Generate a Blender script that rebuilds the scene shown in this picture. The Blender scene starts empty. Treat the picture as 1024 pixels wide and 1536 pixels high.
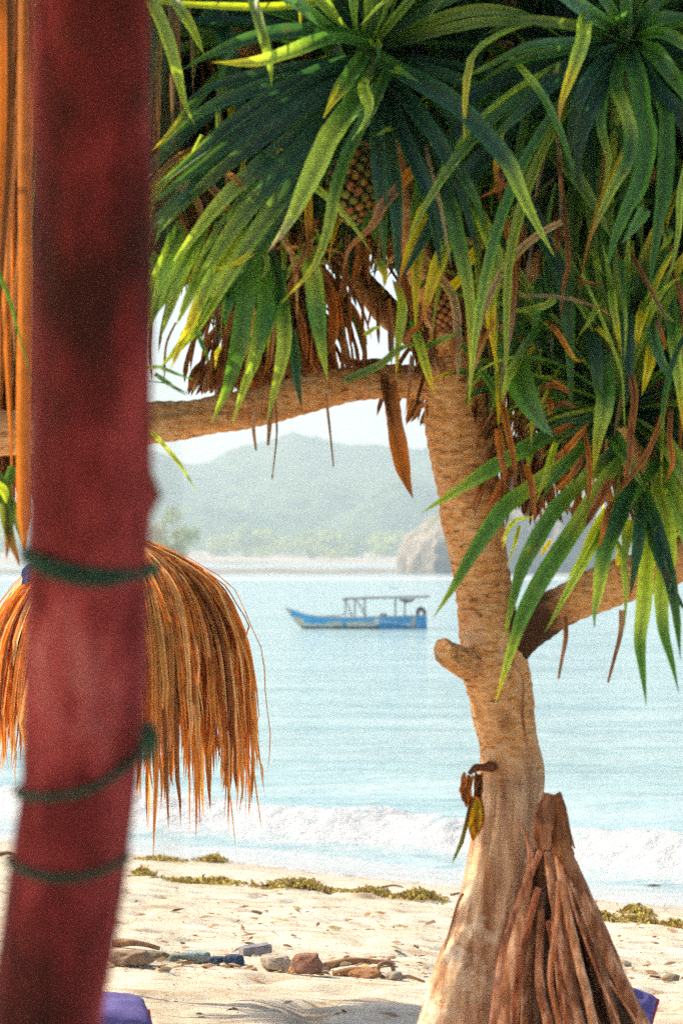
import bpy, bmesh, math, random
import numpy as np
from mathutils import Vector, Matrix, noise

random.seed(11)
S = bpy.context.scene
COL = S.collection
F = 3627.0            # focal length in pixels of the 1024 x 1536 photograph
HZ = 835.0            # horizon row
CZ = 3.0              # eye height above the sea

def P(px, py, d):
    return Vector(((px - 512) * d / F, d, CZ - (py - HZ) * d / F))

def sm(a, b, x):
    t = min(1.0, max(0.0, (x - a) / (b - a)))
    return t * t * (3 - 2 * t)

def n3(x, y, z=0.0):
    return noise.noise(Vector((x, y, z)))

# ------------------------------------------------------------------ terrain
def shore(x, y):
    return y + 0.75 * x * (1 - sm(40, 80, y)) * (1 - sm(30, 60, abs(x)))

def ground(x, y, detail=True):
    s = shore(x, y)
    if s < 9:
        z = 1.26 + (9 - max(s, -20)) * 0.03
    else:
        z = 1.26 - 0.084 * (s - 9)
    z = max(z, -2.2)
    if y > 200:
        f = sm(200, 300, y)
        reef = -0.30 + 1.3 * max(0, .30 + n3(x * 0.014, y * 0.03, 3.1) + 0.3 * n3(x * 0.08, y * 0.2, 1.0)) * sm(380, 430, y) * (1 - sm(540, 600, y))
        reef += 0.55 * sm(255, 270, y) * (1 - sm(285, 305, y)) * max(0, 0.55 + 0.8 * n3(x * 0.03, 7.7))
        reef += .7 * max(0, n3(x * .02, y * .012, 8.8) - .12) * sm(600, 640, y)
        up = max(0, y - 860 - 60 * n3(x * .006, 1.7)) * 0.040 * (1 + 0.25 * n3(x * 0.01, y * 0.02, 5))
        far = reef + min(up, 5.5)
        z = z * (1 - f) + far * f
    if detail and y < 40 and abs(x) < 30:
        dry = 1 - sm(17.5, 20.5, s)
        wet = 1 - sm(23, 26, s)
        a = n3(x * 0.8, y * 0.55, 0.3) * 0.045 + n3(x * 2.3, y * 1.9, 2.1) * 0.028
        q = n3(x * 4.6, y * 3.9, 9.0)
        a -= max(0, q - 0.12) * 0.11
        a += max(0, n3(x * 3.4 + 8, y * 3.0, 19.0) - 0.25) * 0.06
        z += a * dry + 0.012 * n3(x * 0.9, y * 0.9, 4) * wet
    return z

def G(px, py):
    """the point of the beach seen at that place of the photograph"""
    lo, hi = 3.0, 60.0
    for _ in range(60):
        m = (lo + hi) / 2
        p = P(px, py, m)
        if p.z > ground(p.x, p.y, False):
            lo = m
        else:
            hi = m
    p = P(px, py, lo)
    p.z = ground(p.x, p.y)
    return p

# ------------------------------------------------------------------ mesh builder
class MB:
    def __init__(self):
        self.v, self.f, self.c, self.uv = [], [], [], []
    def add(self, vs, fs, cols=None, uvs=None):
        o = len(self.v)
        self.v.extend([tuple(q) for q in vs])
        self.f.extend([tuple(i + o for i in q) for q in fs])
        self.c.extend(cols if cols else [(1, 1, 1)] * len(vs))
        self.uv.extend(uvs if uvs else [(0, 0)] * len(vs))
    def tube(self, pts, rad, seg=16, disp=None, col=None, cap=True, flat=1.0):
        pts = [Vector(p) for p in pts]
        n = len(pts)
        vs, fs, cs, us = [], [], [], []
        up = Vector((0.03, -1, 0.02))
        L = 0
        prev = None
        for i, p in enumerate(pts):
            t = (pts[min(i + 1, n - 1)] - pts[max(i - 1, 0)]).normalized()
            if prev is None:
                a = t.cross(up)
                if a.length < 0.05:
                    a = t.cross(Vector((1, 0, 0)))
                a.normalize()
            else:
                a = (prev - t * prev.dot(t)).normalized()
            prev = a
            b = t.cross(a).normalized()
            if i:
                L += (pts[i] - pts[i - 1]).length
            r = rad[i] if hasattr(rad, '__len__') else rad
            for k in range(seg):
                th = 2 * math.pi * k / seg
                rr = r
                if disp:
                    rr = r + disp(L, th, r)
                vs.append(p + a * (rr * math.cos(th)) + b * (rr * math.sin(th) * flat))
                cs.append(col(i / (n - 1), th) if callable(col) else (col or (1, 1, 1)))
                us.append((k / seg, L))
        for i in range(n - 1):
            for k in range(seg):
                k2 = (k + 1) % seg
                fs.append((i * seg + k, i * seg + k2, (i + 1) * seg + k2, (i + 1) * seg + k))
        if cap:
            for o, rev in ((0, True), ((n - 1) * seg, False)):
                b0 = len(vs)
                vs += [vs[o + k] for k in range(seg)]
                cs += [cs[o + k] for k in range(seg)]
                us += [us[o + k] for k in range(seg)]
                fs.append(tuple(range(b0 + seg - 1, b0 - 1, -1)) if rev else tuple(range(b0, b0 + seg)))
        self.add(vs, fs, cs, us)
    def box(self, c, s, rot=None, col=None):
        m = rot or Matrix.Identity(3)
        vs = []
        for x in (-1, 1):
            for y in (-1, 1):
                for z in (-1, 1):
                    vs.append(Vector(c) + m @ Vector((x * s[0] / 2, y * s[1] / 2, z * s[2] / 2)))
        fs = [(0, 1, 3, 2), (4, 6, 7, 5), (0, 4, 5, 1), (2, 3, 7, 6), (0, 2, 6, 4), (1, 5, 7, 3)]
        self.add(vs, fs, [col or (1, 1, 1)] * 8)
    def build(self, name, mat, parent=None, smooth=True, origin=None, kind=None):
        me = bpy.data.meshes.new(name)
        vs = self.v
        if parent is not None and origin is None:
            origin = PARENT_AT.get(parent.name, Vector((0, 0, 0)))
        if origin is not None:
            ox, oy, oz = origin
            vs = [(a - ox, b - oy, c - oz) for a, b, c in vs]
        me.from_pydata(vs, [], self.f)
        at = me.attributes.new('tint', 'FLOAT_COLOR', 'POINT')
        at.data.foreach_set('color', np.array([(r, g, b, 1.0) for r, g, b in self.c], np.float32).ravel())
        ul = me.uv_layers.new(name='UVMap')
        li = np.empty(len(me.loops), np.int32)
        me.loops.foreach_get('vertex_index', li)
        ul.data.foreach_set('uv', np.array(self.uv, np.float32)[li].ravel())
        if smooth:
            me.polygons.foreach_set('use_smooth', [True] * len(me.polygons))
        me.materials.append(mat)
        o = bpy.data.objects.new(name, me)
        COL.objects.link(o)
        if parent is not None:
            o.parent = parent
        elif origin is not None:
            o.location = origin
        if kind:
            o['kind'] = kind
        return o

PARENT_AT = {}
def thing(name, label, cat, loc, group=None):
    o = bpy.data.objects.new(name, None)
    o.empty_display_size = 0.2
    COL.objects.link(o)
    o.location = loc
    o['label'], o['category'] = label, cat
    if group:
        o['group'] = group
    PARENT_AT[o.name] = Vector(loc)
    return o
def tag(o, label, cat, group=None):
    o['label'], o['category'] = label, cat
    if group:
        o['group'] = group
    return o

# ------------------------------------------------------------------ materials
class NT:
    def __init__(self, name):
        self.m = bpy.data.materials.new(name)
        self.m.use_nodes = True
        self.t = self.m.node_tree
        self.t.nodes.clear()
        self.out = self.t.nodes.new('ShaderNodeOutputMaterial')
    def n(self, kind, **kw):
        nd = self.t.nodes.new(kind)
        for k, v in kw.items():
            if k.startswith('i_'):
                key = k[2:].replace('_', ' ')
                nd.inputs[key].default_value = v
            else:
                setattr(nd, k, v)
        return nd
    def l(self, a, b):
        self.t.links.new(a, b)
    def coords(self, kind='Object', scale=(1, 1, 1)):
        tc = self.n('ShaderNodeTexCoord')
        mp = self.n('ShaderNodeMapping')
        mp.inputs['Scale'].default_value = scale
        self.l(tc.outputs[kind], mp.inputs['Vector'])
        return mp.outputs['Vector']
    def noise(self, vec, scale, detail=4, rough=0.55, dist=0.0):
        nd = self.n('ShaderNodeTexNoise')
        nd.inputs['Scale'].default_value = scale
        nd.inputs['Detail'].default_value = detail
        nd.inputs['Roughness'].default_value = rough
        nd.inputs['Distortion'].default_value = dist
        self.l(vec, nd.inputs['Vector'])
        return nd.outputs['Fac']
    def ramp(self, fac, stops):
        r = self.n('ShaderNodeValToRGB')
        e = r.color_ramp.elements
        while len(e) < len(stops):
            e.new(0.5)
        for q, (p, c) in zip(e, stops):
            q.position = p
            q.color = (*c, 1) if len(c) == 3 else c
        self.l(fac, r.inputs['Fac'])
        return r.outputs['Color']
    def math(self, op, a, b=0.5, clamp=False):
        nd = self.n('ShaderNodeMath', operation=op, use_clamp=clamp)
        for i, q in enumerate((a, b)):
            if hasattr(q, 'links'):
                self.l(q, nd.inputs[i])
            else:
                nd.inputs[i].default_value = q
        return nd.outputs[0]
    def mix(self, fac, a, b, blend='MIX'):
        nd = self.n('ShaderNodeMix', data_type='RGBA', blend_type=blend)
        for i, q in ((0, fac), (6, a), (7, b)):
            if hasattr(q, 'links'):
                self.l(q, nd.inputs[i])
            else:
                nd.inputs[i].default_value = (*q, 1) if isinstance(q, tuple) and len(q) == 3 else q
        return nd.outputs[2]
    def bump(self, h, strength=0.4, dist=0.01):
        b = self.n('ShaderNodeBump')
        b.inputs['Strength'].default_value = strength
        b.inputs['Distance'].default_value = dist
        self.l(h, b.inputs['Height'])
        return b.outputs['Normal']
    def pbr(self, color, rough=0.6, normal=None, spec=0.4, transl=0.0, tcol=None):
        p = self.n('ShaderNodeBsdfPrincipled')
        if hasattr(color, 'links'):
            self.l(color, p.inputs['Base Color'])
        else:
            p.inputs['Base Color'].default_value = (*color, 1)
        if hasattr(rough, 'links'):
            self.l(rough, p.inputs['Roughness'])
        else:
            p.inputs['Roughness'].default_value = rough
        p.inputs['Specular IOR Level'].default_value = spec
        if normal is not None:
            self.l(normal, p.inputs['Normal'])
        res = p.outputs[0]
        if transl > 0:
            t = self.n('ShaderNodeBsdfTranslucent')
            if tcol is not None:
                self.l(tcol, t.inputs['Color'])
            elif hasattr(color, 'links'):
                self.l(color, t.inputs['Color'])
            ms = self.n('ShaderNodeMixShader')
            ms.inputs[0].default_value = transl
            self.l(res, ms.inputs[1])
            self.l(t.outputs[0], ms.inputs[2])
            res = ms.outputs[0]
        self.l(res, self.out.inputs['Surface'])
        return self.m

def tint(nt):
    a = nt.n('ShaderNodeAttribute', attribute_name='tint')
    return a.outputs['Color']

def mat_leaf():
    nt = NT('pandan_leaf')
    c = tint(nt)
    v = nt.coords('UV', (3.0, 6.0, 1))
    nz = nt.noise(v, 2.5, 5)
    st = nt.coords('UV', (26.0, 0.5, 1))
    stripes = nt.noise(st, 1.0, 2)
    ob = nt.noise(nt.coords('Object', (1, 1, 1)), 14, 5)
    k = nt.math('ADD', nt.math('MULTIPLY', nz, 0.7), nt.math('MULTIPLY', stripes, 0.6))
    c2 = nt.mix(1.0, c, nt.ramp(k, [(0.3, (0.5, 0.5, 0.5)), (0.9, (1.5, 1.5, 1.4))]), 'MULTIPLY')
    blem = nt.ramp(ob, [(0.60, (0, 0, 0)), (0.75, (1, 1, 1))])
    bf = nt.math('MULTIPLY', blem, 0.28)
    c3 = nt.mix(bf, c2, (0.20, 0.16, 0.04))
    tc = nt.mix(1.0, c3, (2.3, 2.3, 0.8), 'MULTIPLY')
    nrm = nt.bump(stripes, 0.35, 0.004)
    return nt.pbr(c3, 0.42, nrm, 0.45, 0.42, tc)

def mat_dead():
    nt = NT('dry_leaf')
    c = tint(nt)
    st = nt.noise(nt.coords('UV', (40.0, 0.8, 1)), 1.0, 3)
    nz = nt.noise(nt.coords('Object'), 18, 4)
    k = nt.math('ADD', nt.math('MULTIPLY', st, 0.6), nt.math('MULTIPLY', nz, 0.6))
    c2 = nt.mix(1.0, c, nt.ramp(k, [(0.25, (0.5, 0.48, 0.45)), (0.9, (1.5, 1.45, 1.35))]), 'MULTIPLY')
    tc = nt.mix(1.0, c2, (1.7, 1.3, 0.8), 'MULTIPLY')
    return nt.pbr(c2, 0.75, nt.bump(st, 0.5, 0.004), 0.2, 0.3, tc)

def mat_bark():
    nt = NT('pandan_bark')
    v = nt.coords('Object', (1, 1, 3.0))
    big = nt.noise(nt.coords('Object'), 5.0, 5)
    fine = nt.noise(v, 28, 6, 0.65)
    st = nt.noise(nt.coords('Object', (1, 1, 0.12)), 26, 5, 0.6)
    t = tint(nt)
    base = nt.ramp(fine, [(0.28, (0.24, 0.09, 0.03)), (0.46, (0.74, 0.36, 0.12)), (0.68, (0.84, 0.58, 0.33))])
    base = nt.mix(nt.ramp(big, [(0.42, (0, 0, 0)), (0.7, (0.55, 0.55, 0.55))]), base, (0.42, 0.16, 0.06))
    base2 = nt.mix(nt.ramp(st, [(0.36, (0, 0, 0)), (0.62, (1, 1, 1))]), (0.34, 0.15, 0.065), (0.80, 0.53, 0.32))
    lich = nt.noise(nt.coords('Object', (1, 1, 1.4)), 7.5, 7, 0.7)
    base = nt.mix(nt.ramp(lich, [(0.55, (0, 0, 0)), (0.66, (0.5, 0.5, 0.5))]), base, (0.72, 0.54, 0.35))
    crk = nt.noise(nt.coords('Object', (1, 1, 4.0)), 17, 3, 0.5, 1.2)
    base = nt.mix(nt.ramp(crk, [(0.30, (0.85, 0.85, 0.85)), (0.40, (0, 0, 0))]), base, (0.16, 0.06, 0.025))
    base2 = nt.mix(nt.ramp(lich, [(0.52, (0, 0, 0)), (0.62, (0.8, 0.8, 0.8))]), base2, (0.82, 0.66, 0.48))
    sep = nt.n('ShaderNodeSeparateColor')
    nt.l(t, sep.inputs[0])
    c = nt.mix(sep.outputs[1], base, base2)          # green channel: the smooth, streaked lower wood
    c = nt.mix(sep.outputs[2], c, (0.06, 0.028, 0.014))  # blue channel: dark scars
    h = nt.math('ADD', fine, nt.math('MULTIPLY', st, 0.8))
    return nt.pbr(c, 0.8, nt.bump(h, 0.9, 0.012), 0.2)

def mat_root():
    nt = NT('root_bark')
    st = nt.noise(nt.coords('Object', (1, 1, 0.1)), 34, 5, 0.65)
    nz = nt.noise(nt.coords('Object'), 9, 5)
    c = nt.ramp(st, [(0.32, (0.13, 0.055, 0.025)), (0.48, (0.38, 0.18, 0.085)), (0.66, (0.74, 0.50, 0.33))])
    c = nt.mix(nt.ramp(nz, [(0.45, (0, 0, 0)), (0.7, (0.8, 0.8, 0.8))]), c, (0.13, 0.06, 0.028))
    c = nt.mix(1.0, c, tint(nt), 'MULTIPLY')
    return nt.pbr(c, 0.8, nt.bump(nt.math('ADD', st, nz), 0.9, 0.012), 0.2)

def mat_tint(name, rough=0.6, spec=0.4, nscale=20, amt=0.5, bump=0.3, bdist=0.01, transl=0.0, det=5):
    nt = NT(name)
    nz = nt.noise(nt.coords('Object'), nscale, det)
    c = nt.mix(1.0, tint(nt), nt.ramp(nz, [(0.25, (1 - amt,) * 3), (0.75, (1 + amt,) * 3)]), 'MULTIPLY')
    return nt.pbr(c, rough, nt.bump(nz, bump, bdist), spec, transl)

def mat_post():
    nt = NT('red_paint')
    v = nt.coords('Object', (1, 1, 0.5))
    a = nt.noise(v, 8, 4, 0.6)
    b = nt.noise(nt.coords('Object', (1, 1, 0.8)), 20, 5, 0.6)
    grain = nt.noise(nt.coords('Object', (1, 1, 0.06)), 70, 4)
    c = nt.ramp(a, [(0.34, (0.07, 0.020, 0.016)), (0.5, (0.22, 0.032, 0.032)), (0.62, (0.44, 0.075, 0.075)), (0.74, (0.60, 0.19, 0.17))])
    c = nt.mix(nt.ramp(b, [(0.58, (0, 0, 0)), (0.74, (0.7, 0.7, 0.7))]), c, (0.07, 0.03, 0.02))
    h = nt.math('ADD', grain, b)
    return nt.pbr(c, 0.8, nt.bump(h, 0.8, 0.012), 0.12)

def mat_sand():
    nt = NT('sand')
    v = nt.coords('Object')
    a = nt.noise(v, 1.3, 5)
    fine = nt.noise(v, 130, 3, 0.7)
    mid = nt.noise(nt.coords('Object', (0.4, 1, 1)), 6.5, 8, 0.74)
    c = nt.ramp(a, [(0.3, (0.58, 0.50, 0.37)), (0.7, (0.72, 0.65, 0.52))])
    c = nt.mix(nt.ramp(mid, [(0.48, (0, 0, 0)), (0.64, (0.85, 0.85, 0.85))]), c, (0.40, 0.27, 0.15))
    c = nt.mix(nt.ramp(fine, [(0.62, (0, 0, 0)), (0.78, (0.7, 0.7, 0.7))]), c, (0.22, 0.15, 0.09))
    sep = nt.n('ShaderNodeSeparateColor')
    nt.l(tint(nt), sep.inputs[0])
    wetc = nt.mix(1.0, c, (0.72, 0.68, 0.64), 'MULTIPLY')
    c = nt.mix(sep.outputs[0], c, wetc)              # red channel: wetness
    rk = nt.noise(nt.coords('Object', (0.03, 0.12, 1)), 1.0, 6, 0.7)
    rock = nt.ramp(rk, [(0.38, (0.09, 0.07, 0.055)), (0.62, (0.40, 0.33, 0.25))])
    c = nt.mix(sep.outputs[1], c, rock)              # green channel: far reef rock
    ro = nt.mix(sep.outputs[0], (0.95, 0.95, 0.95), (0.28, 0.28, 0.28))
    h = nt.math('ADD', nt.math('MULTIPLY', mid, 1.4), nt.math('MULTIPLY', fine, 0.35))
    return nt.pbr(c, ro, nt.bump(h, 0.7, 0.03), 0.3)

def mat_sea():
    nt = NT('sea_water')
    near = nt.noise(nt.coords('Object', (0.55, 1.3, 1)), 2.4, 5, 0.6, 0.4)
    mid = nt.noise(nt.coords('Object', (0.08, 0.35, 1)), 1.6, 5, 0.6, 0.3)
    fc = nt.n('ShaderNodeAttribute', attribute_name='tint')
    sep = nt.n('ShaderNodeSeparateColor')
    nt.l(fc.outputs['Color'], sep.inputs[0])
    h = nt.math('ADD', nt.math('MULTIPLY', near, 0.12), nt.math('MULTIPLY', mid, 0.5))
    nrm = nt.bump(h, 1.0, 0.9)
    w = nt.n('ShaderNodeBsdfPrincipled')
    wc = nt.ramp(nt.math('ADD', nt.math('MULTIPLY', mid, .6), nt.math('MULTIPLY', near, .4)), [(0.34, (0.16, 0.31, 0.33)), (0.66, (0.47, 0.60, 0.59))])  # light and dark of the ripples put into the colour, along the bump noise
    wc = nt.mix(sep.outputs[1], wc, (.50, .50, .46))
    nt.l(wc, w.inputs['Base Color'])
    w.inputs['Roughness'].default_value = 0.12
    w.inputs['IOR'].default_value = 1.33
    nt.l(nrm, w.inputs['Normal'])
    fo = nt.n('ShaderNodeBsdfPrincipled')
    fo.inputs['Base Color'].default_value = (0.60, 0.615, 0.62, 1)
    fo.inputs['Roughness'].default_value = 0.7
    fn = nt.noise(nt.coords('Object'), 5, 7, 0.7)
    nt.l(nt.bump(fn, 0.9, 0.15), fo.inputs['Normal'])
    lace = nt.noise(nt.coords('Object', (1, 0.8, 1)), 3.2, 7, 0.7, 0.6)
    k = nt.math('ADD', sep.outputs[0], nt.math('MULTIPLY', nt.math('SUBTRACT', lace, 0.5), 1.3))
    k = nt.ramp(k, [(0.36, (0, 0, 0)), (0.62, (1, 1, 1))])
    ms = nt.n('ShaderNodeMixShader')
    nt.l(k, ms.inputs[0])
    nt.l(w.outputs[0], ms.inputs[1])
    nt.l(fo.outputs[0], ms.inputs[2])
    nt.l(ms.outputs[0], nt.out.inputs['Surface'])
    return nt.m

def mat_hill():
    nt = NT('forest_hill')
    a = nt.noise(nt.coords('Object'), 0.012, 4)
    b = nt.noise(nt.coords('Object'), 0.11, 5, 0.7)
    c = nt.ramp(b, [(0.35, (0.010, 0.026, 0.014)), (0.65, (0.10, 0.15, 0.045))])
    c = nt.mix(nt.ramp(a, [(0.45, (0, 0, 0)), (0.65, (0.8, 0.8, 0.8))]), c, (0.085, 0.11, 0.04))
    return nt.pbr(c, 0.9, None, 0.1)

def mat_stone(name, lo, hi, sc=1.0):
    nt = NT(name)
    a = nt.noise(nt.coords('Object'), 0.8 * sc, 7, 0.65)
    b = nt.noise(nt.coords('Object', (1, 1, 2.5)), 3.0 * sc, 6, 0.7)
    c = nt.ramp(nt.math('ADD', nt.math('MULTIPLY', a, 0.5), nt.math('MULTIPLY', b, 0.5)), [(0.3, lo), (0.7, hi)])
    c = nt.mix(1.0, c, tint(nt), 'MULTIPLY')
    return nt.pbr(c, 0.85, nt.bump(b, 0.7, 0.3 / sc), 0.2)

M_LEAF, M_DEAD, M_BARK, M_ROOT = mat_leaf(), mat_dead(), mat_bark(), mat_root()
M_POST, M_SAND, M_SEA, M_HILL = mat_post(), mat_sand(), mat_sea(), mat_hill()
M_CLIFF = mat_stone('sea_cliff', (0.13, 0.115, 0.10), (0.46, 0.39, 0.31), 0.35)
M_STONE = mat_stone('beach_stone', (0.5, 0.5, 0.5), (1.2, 1.2, 1.2), 14)
M_ROPE = mat_tint('green_rope', 0.7, 0.25, 90, 0.35, 0.4, 0.004)
M_BOAT = mat_tint('boat_paint', 0.4, 0.4, 2.5, 0.15, 0.1, 0.01)
M_BOATWOOD = mat_tint('boat_timber', 0.7, 0.25, 8, 0.3, 0.2, 0.01)
M_STRAW = mat_dead(); M_STRAW.name = 'straw'
M_CLOTH = mat_tint('cushion_cloth', 0.85, 0.2, 60, 0.15, 0.3, 0.003)
M_WEED = mat_tint('seaweed', 0.6, 0.3, 30, 0.5, 0.3, 0.01, 0.15)
M_WOOD = mat_tint('drift_timber', 0.85, 0.15, 22, 0.5, 0.6, 0.01)
M_FOL = mat_tint('far_foliage', 0.8, 0.15, 0.6, 0.3, 0.0, 0.01, 0.5)
M_FRUIT = mat_tint('pandan_fruit', 0.5, 0.4, 40, 0.3, 0.3, 0.004)

# ------------------------------------------------------------------ splines and leaves
def spline(pts, n):
    pts = [Vector(p) for p in pts]
    if len(pts) == 2:
        return [pts[0].lerp(pts[1], i / (n - 1)) for i in range(n)]
    q = [pts[0] * 2 - pts[1]] + pts + [pts[-1] * 2 - pts[-2]]
    seg = [(pts[i + 1] - pts[i]).length for i in range(len(pts) - 1)]
    tot = sum(seg) or 1e-6
    out = []
    for i in range(n):
        s = tot * i / (n - 1)
        k = 0
        while k < len(seg) - 1 and s > seg[k]:
            s -= seg[k]
            k += 1
        t = min(1, s / max(seg[k], 1e-6))
        a, b, c, d = q[k], q[k + 1], q[k + 2], q[k + 3]
        out.append(0.5 * ((2 * b) + (c - a) * t + (2 * a - 5 * b + 4 * c - d) * t * t + (3 * b - a - 3 * c + d) * t ** 3))
    return out

def lerp3(a, b, t):
    return tuple(a[i] + (b[i] - a[i]) * t for i in range(3))

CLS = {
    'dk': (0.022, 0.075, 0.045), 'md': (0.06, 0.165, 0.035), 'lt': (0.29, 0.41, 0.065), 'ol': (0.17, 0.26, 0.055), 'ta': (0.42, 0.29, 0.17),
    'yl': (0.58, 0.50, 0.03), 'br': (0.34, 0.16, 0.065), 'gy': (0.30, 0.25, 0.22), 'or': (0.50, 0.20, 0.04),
    'te': (0.10, 0.24, 0.14), 'bt': (0.45, 0.55, 0.04), 'db': (0.15, 0.07, 0.03),  # bt: bright leaf green with backlight put into the colour
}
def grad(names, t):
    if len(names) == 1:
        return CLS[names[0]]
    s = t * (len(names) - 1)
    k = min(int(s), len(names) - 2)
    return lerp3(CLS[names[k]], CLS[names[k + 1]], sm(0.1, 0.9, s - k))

def leaf(mb, pts, w, names, face, n=16, keel=0.34, twist=0.0, base=0.75, taper=0.55, jit=0.0, crumple=0.0):
    """one strap leaf: a keeled ribbon along pts, broad side towards `face`"""
    sp = spline(pts, n)
    vs, fs, cs, us = [], [], [], []
    L = 0
    br = random.uniform(0.8, 1.2)
    ph = random.random() * 9
    u0 = random.random() * 7
    for i, p in enumerate(sp):
        t = i / (n - 1)
        T = (sp[min(i + 1, n - 1)] - sp[max(i - 1, 0)])
        if T.length < 1e-6:
            T = Vector((0, 0, -1))
        T.normalize()
        side = T.cross(face)
        if side.length < 0.15:
            side = T.cross(Vector((0.5, 0.6, 0.6)))
        side.normalize()
        nn = side.cross(T)
        a = twist * t + crumple * math.sin(ph + t * 7)
        sd = side * math.cos(a) + nn * math.sin(a)
        nn = sd.cross(T)
        ww = w * (base + (1 - base) * min(1, t * 4)) * (1 - max(0.0, (t - taper) / (1 - taper)) ** 1.6)
        ww *= 1 + .10 * n3(ph * 5, t * 11, 1) + .05 * n3(ph * 9, t * 40, 2)
        ww = max(ww, w * 0.03) / 2
        if i:
            L += (sp[i] - sp[i - 1]).length
        ring = ((-1, 0.0), (-0.5, -keel * 0.45), (0, -keel), (0.5, -keel * 0.45), (1, 0.0))
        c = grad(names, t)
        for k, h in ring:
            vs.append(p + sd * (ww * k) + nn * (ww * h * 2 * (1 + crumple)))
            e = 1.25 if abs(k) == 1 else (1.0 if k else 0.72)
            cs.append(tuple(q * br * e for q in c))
            us.append((u0 + k * 0.25, L * 3 + u0))
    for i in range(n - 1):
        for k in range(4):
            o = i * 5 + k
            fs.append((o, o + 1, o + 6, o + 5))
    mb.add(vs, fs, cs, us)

CAMV = Vector((0, 0, CZ))
REG = {'a': (220, 0, .29297), 'b': (480, 0, .29297), 'c': (740, 0, .2773), 'd': (220, 290, .29297), 'e': (480, 290, .29297),
       'f': (740, 290, .2773), 'g': (740, 560, .2773), 'h': (740, 780, .2773), 'p': (0, 0, 1.0)}

# rosettes: centre in the photograph and depth
ROS = {1: P(562, 72, 6.75), 2: P(938, 62, 6.6), 3: P(930, 615, 6.75)}
BL = {k: MB() for k in ROS}          # green leaves of each rosette
BD = {k: MB() for k in ROS}          # dead leaves of each rosette

def near_ros(p):
    return min(ROS, key=lambda k: (ROS[k] - p).length)

def hero(reg, pts, w, names, d0=6.6, d1=6.45, bow=-0.12, ros=None, dead=False, **kw):
    x0, y0, s = REG[reg]
    out = []
    n = len(pts)
    for i, (x, y) in enumerate(pts):
        t = i / max(1, n - 1)
        d = d0 + (d1 - d0) * t + bow * math.sin(math.pi * min(1, t * 1.1))
        out.append(P(x0 + x * s, y0 + y * s, d))
    names = names.split('>')
    k = ros or near_ros(out[0])
    mid = out[len(out) // 2]
    face = (CAMV - mid).normalized()
    face = (face + Vector((random.uniform(-.35, .35), 0, random.uniform(-.1, .6)))).normalized()
    ww = .9 * w * s * d0 / F
    if dead:
        ww *= .72 if w < 65 else .5
        kw.setdefault('keel', .55)
        kw.setdefault('taper', .7)
    leaf((BD if dead else BL)[k], out, ww, names, face, n=26, twist=random.uniform(-0.5, 0.5), **kw)

def H(spec, **kw):
    reg, pts, w, names = spec
    hero(reg, pts, w, names, **kw)

random.seed(5)
# --- the left rosette, leaves fanning to the lower left
R1 = 6.72
for sp in [
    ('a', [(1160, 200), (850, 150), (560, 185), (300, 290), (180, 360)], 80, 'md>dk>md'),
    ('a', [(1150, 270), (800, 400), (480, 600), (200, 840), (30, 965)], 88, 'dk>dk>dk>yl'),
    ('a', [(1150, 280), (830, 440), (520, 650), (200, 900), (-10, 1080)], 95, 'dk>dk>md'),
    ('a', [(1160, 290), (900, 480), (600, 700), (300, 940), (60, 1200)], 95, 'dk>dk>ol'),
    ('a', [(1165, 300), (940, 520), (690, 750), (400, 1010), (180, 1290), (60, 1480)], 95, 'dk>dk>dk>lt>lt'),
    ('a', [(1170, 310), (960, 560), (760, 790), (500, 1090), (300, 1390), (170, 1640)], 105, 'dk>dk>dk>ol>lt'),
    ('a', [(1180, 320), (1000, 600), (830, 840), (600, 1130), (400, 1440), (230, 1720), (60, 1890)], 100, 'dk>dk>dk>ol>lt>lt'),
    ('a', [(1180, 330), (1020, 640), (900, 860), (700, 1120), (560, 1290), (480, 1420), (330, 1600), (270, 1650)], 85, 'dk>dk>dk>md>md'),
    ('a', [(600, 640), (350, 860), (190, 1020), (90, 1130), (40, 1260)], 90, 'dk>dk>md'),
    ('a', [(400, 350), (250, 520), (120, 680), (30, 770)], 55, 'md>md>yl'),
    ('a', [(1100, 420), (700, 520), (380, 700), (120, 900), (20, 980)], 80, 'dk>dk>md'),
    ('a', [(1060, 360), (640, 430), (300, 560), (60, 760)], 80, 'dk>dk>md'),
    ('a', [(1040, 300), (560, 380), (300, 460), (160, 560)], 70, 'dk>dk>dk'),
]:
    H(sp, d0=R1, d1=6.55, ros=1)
for sp in [
    ('a', [(1160, 225), (950, 190), (740, 260), (590, 308), (460, 322), (335, 318)], 92, 'md>md>lt>yl'),
    ('a', [(1190, 330), (1060, 520), (940, 690), (865, 850), (800, 990), (720, 1150), (620, 1290)], 130, 'md>md>lt>lt>gy'),
    ('a', [(1130, 250), (1030, 400), (950, 520), (905, 605)], 92, 'md>md>yl'),
    ('a', [(1250, 320), (1180, 480), (1020, 800), (960, 1000), (925, 1180), (850, 1370), (690, 1550)], 72, 'md>md>md>lt>yl'),
    ('b', [(280, 300), (480, 400), (680, 520), (850, 690), (960, 830), (1030, 990), (1123, 1178), (1198, 1311)], 105, 'md>dk>dk>dk>lt>lt'),
    ('b', [(300, 340), (220, 430), (250, 540), (230, 620), (160, 720)], 75, 'md>lt>lt'),
]:
    H(sp, d0=6.68, d1=6.3, ros=1)
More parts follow.
